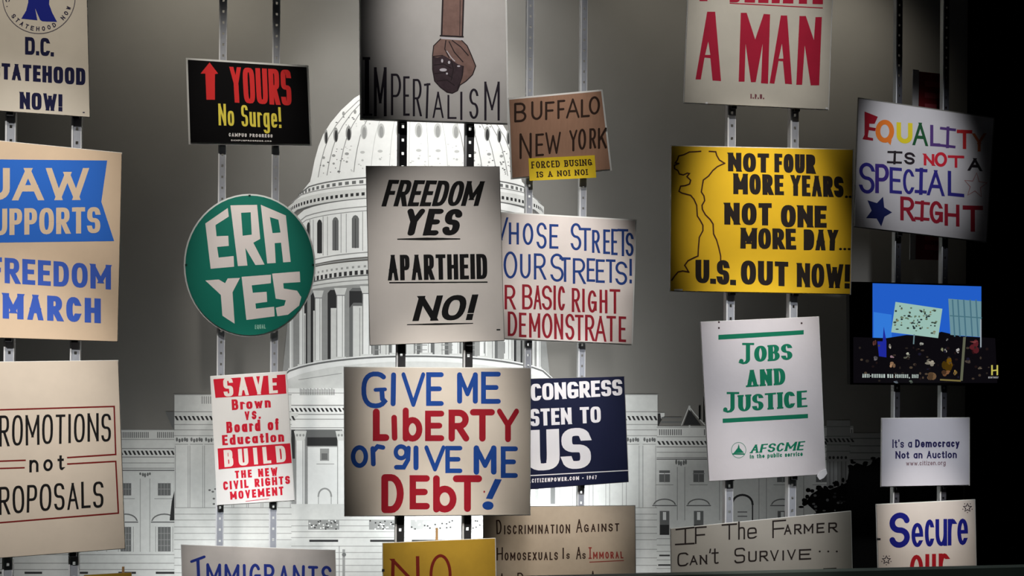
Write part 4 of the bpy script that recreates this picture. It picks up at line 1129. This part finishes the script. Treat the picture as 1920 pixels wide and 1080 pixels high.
for x, y, rx, ry, c in ((1640, 645, 4, 8, (120, 70, 62)), (1642, 672, 6, 5, (118, 114, 118)), (1668, 650, 4, 6, (176, 170, 158)), (1673, 669, 4, 4, (150, 120, 130)), (1673, 684, 7, 8, (180, 140, 106)), (1702, 664, 5, 4, (176, 176, 160)), (1700, 671, 6, 3, (120, 120, 104)), (1728, 644, 5, 4, (186, 186, 176)), (1745, 680, 11, 7, (176, 168, 150)), (1744, 702, 11, 12, (110, 84, 58)), (1776, 684, 13, 17, (140, 100, 20)), (1772, 700, 12, 7, (130, 90, 60)), (1766, 655, 3, 6, (140, 140, 110)), (1773, 657, 3, 6, (190, 186, 170)), (1796, 658, 5, 5, (200, 196, 192)), (1776, 637, 2.5, 2.5, (130, 130, 130)), (1826, 650, 11, 13, (96, 34, 40)), (1814, 678, 6, 4, (110, 96, 88)), (1838, 690, 5, 3, (110, 96, 80)), (1792, 698, 5, 7, (150, 120, 60)), (1680, 717, 6, 3, (110, 120, 130)), (1707, 716, 5, 3, (90, 100, 90)), (1826, 641, 8, 2.5, (120, 60, 60))):
    for j in range(5):
        f_ = random.uniform(.45, 1.0)
        t.ellipse(x + random.uniform(-.5, .5) * rx, y + random.uniform(-.5, .5) * ry, rx * random.uniform(.3, .62), ry * random.uniform(.3, .62), glow(tuple(int(v * f_) for v in c)), 'picture', n=9)
for i in range(60):
    c = random.choice(((40, 34, 30), (60, 50, 42), (26, 24, 40), (74, 62, 50), (30, 20, 20)))
    t.ellipse(random.uniform(1610, 1862), random.uniform(646, 715), random.uniform(1, 3.5), random.uniform(1, 3), glow(c), 'picture', n=7)
t.poly([(1806, 632), (1811, 632), (1805, 714), (1800, 714)], glow((92, 94, 76)), 'picture'); t.line([(1764, 712), (1800, 714)], 3, glow((116, 104, 60)), 'picture')
t.line([(1714, 628), (1713, 644)], 2.5, glow((100, 124, 130)), 'picture'); t.line([(1839, 600), (1839, 650)], 2.4, glow((150, 160, 168)), 'picture')
t.text('ANTI-VIETNAM WAR PROTEST, 1967', ((1617, 701), (1722, 702), (1722, 709), (1617, 708)), 1.7, glow((176, 188, 182)), gap=1.3)
t.line([(1860, 686), (1860, 702)], 3, glow((188, 180, 84)), 'logo'); t.line([(1870, 686), (1870, 702)], 3, glow((188, 180, 84)), 'logo'); t.line([(1860, 695), (1870, 694)], 2.4, glow((188, 180, 84)), 'logo')
t.text('HISTORY', ((1853, 706), (1872, 706), (1872, 709.5), (1853, 709.5)), 1.0, glow((150, 150, 150)), gap=.8)
t.build()

s = Sign('protest_sign', 'small clean white sign with short dark blue printed lines', 'sign', REAR, [(1654, 785), (1817, 784), (1817, 909), (1653, 912)], paper((214, 212, 220), .02), 'F', 1.5)
DN = ink((34, 30, 84))
s.text("It's a", ((1673, 824), (1710, 824), (1710, 839), (1673, 840)), 2.2, DN, gap=1.6); s.text('Democracy', ((1716, 824), (1799, 824), (1799, 838), (1716, 839)), 3, DN, gap=1.6, wh=2.6)
s.text('Not an Auction', ((1679, 846), (1794, 845), (1794, 859), (1679, 860)), 2.5, DN, gap=1.6)
s.text('www.citizen.org', ((1699, 864), (1773, 863), (1773, 872), (1699, 873)), 1.2, ink((120, 90, 100)), gap=1.2)
s.build()

s = Sign('protest_sign', 'cream placard with rounded blue lettering above red and small outlined stars', 'sign', REAR, [(1644, 947), (1827, 938), (1832, 1190), (1652, 1196)], paper((222, 212, 204), .03), 'F', 1.8)
SBL = ink((20, 26, 128)); SR = ink((168, 22, 34))
s.text('S', ((1668, 962), (1706, 960), (1706, 1026), (1667, 1028)), 10.5, SBL, cap='round')
for ch, x0, x1, y0, y1 in (('e', 1709, 1731, 961, 1026), ('c', 1734, 1752, 952, 1025), ('u', 1754, 1776, 951, 1024), ('r', 1777, 1793, 951, 1023), ('e', 1795, 1815, 951, 1022)):
    s.box_text(ch, x0, x1, y0, y1, 7, SBL, -.5)
for ch, x0, x1, y0, y1 in (('o', 1706, 1731, 1017, 1094), ('u', 1735, 1755, 1015, 1093), ('r', 1760, 1779, 1014, 1092)):
    s.box_text(ch, x0, x1, y0, y1, 7.5, SR, -.5)
for cx, cy in ((1814, 952), (1662, 1050)):
    s.line([(cx + (8 if i % 2 == 0 else 3.6) * math.sin(i * math.pi / 5), cy - (8 if i % 2 == 0 else 3.6) * math.cos(i * math.pi / 5)) for i in range(11)], 1.7, ink((44, 34, 44)), 'star')
    for i in range(5):
        a = i * 2 * math.pi / 5 + math.pi / 5
        s.ellipse(cx + 9 * math.sin(a), cy - 9 * math.cos(a), 1.1, 1.1, ink((70, 50, 50)), 'star', n=6)
s.rect(1644, 1009, 1651, 1013, CLIP, 'clip')
s.build()
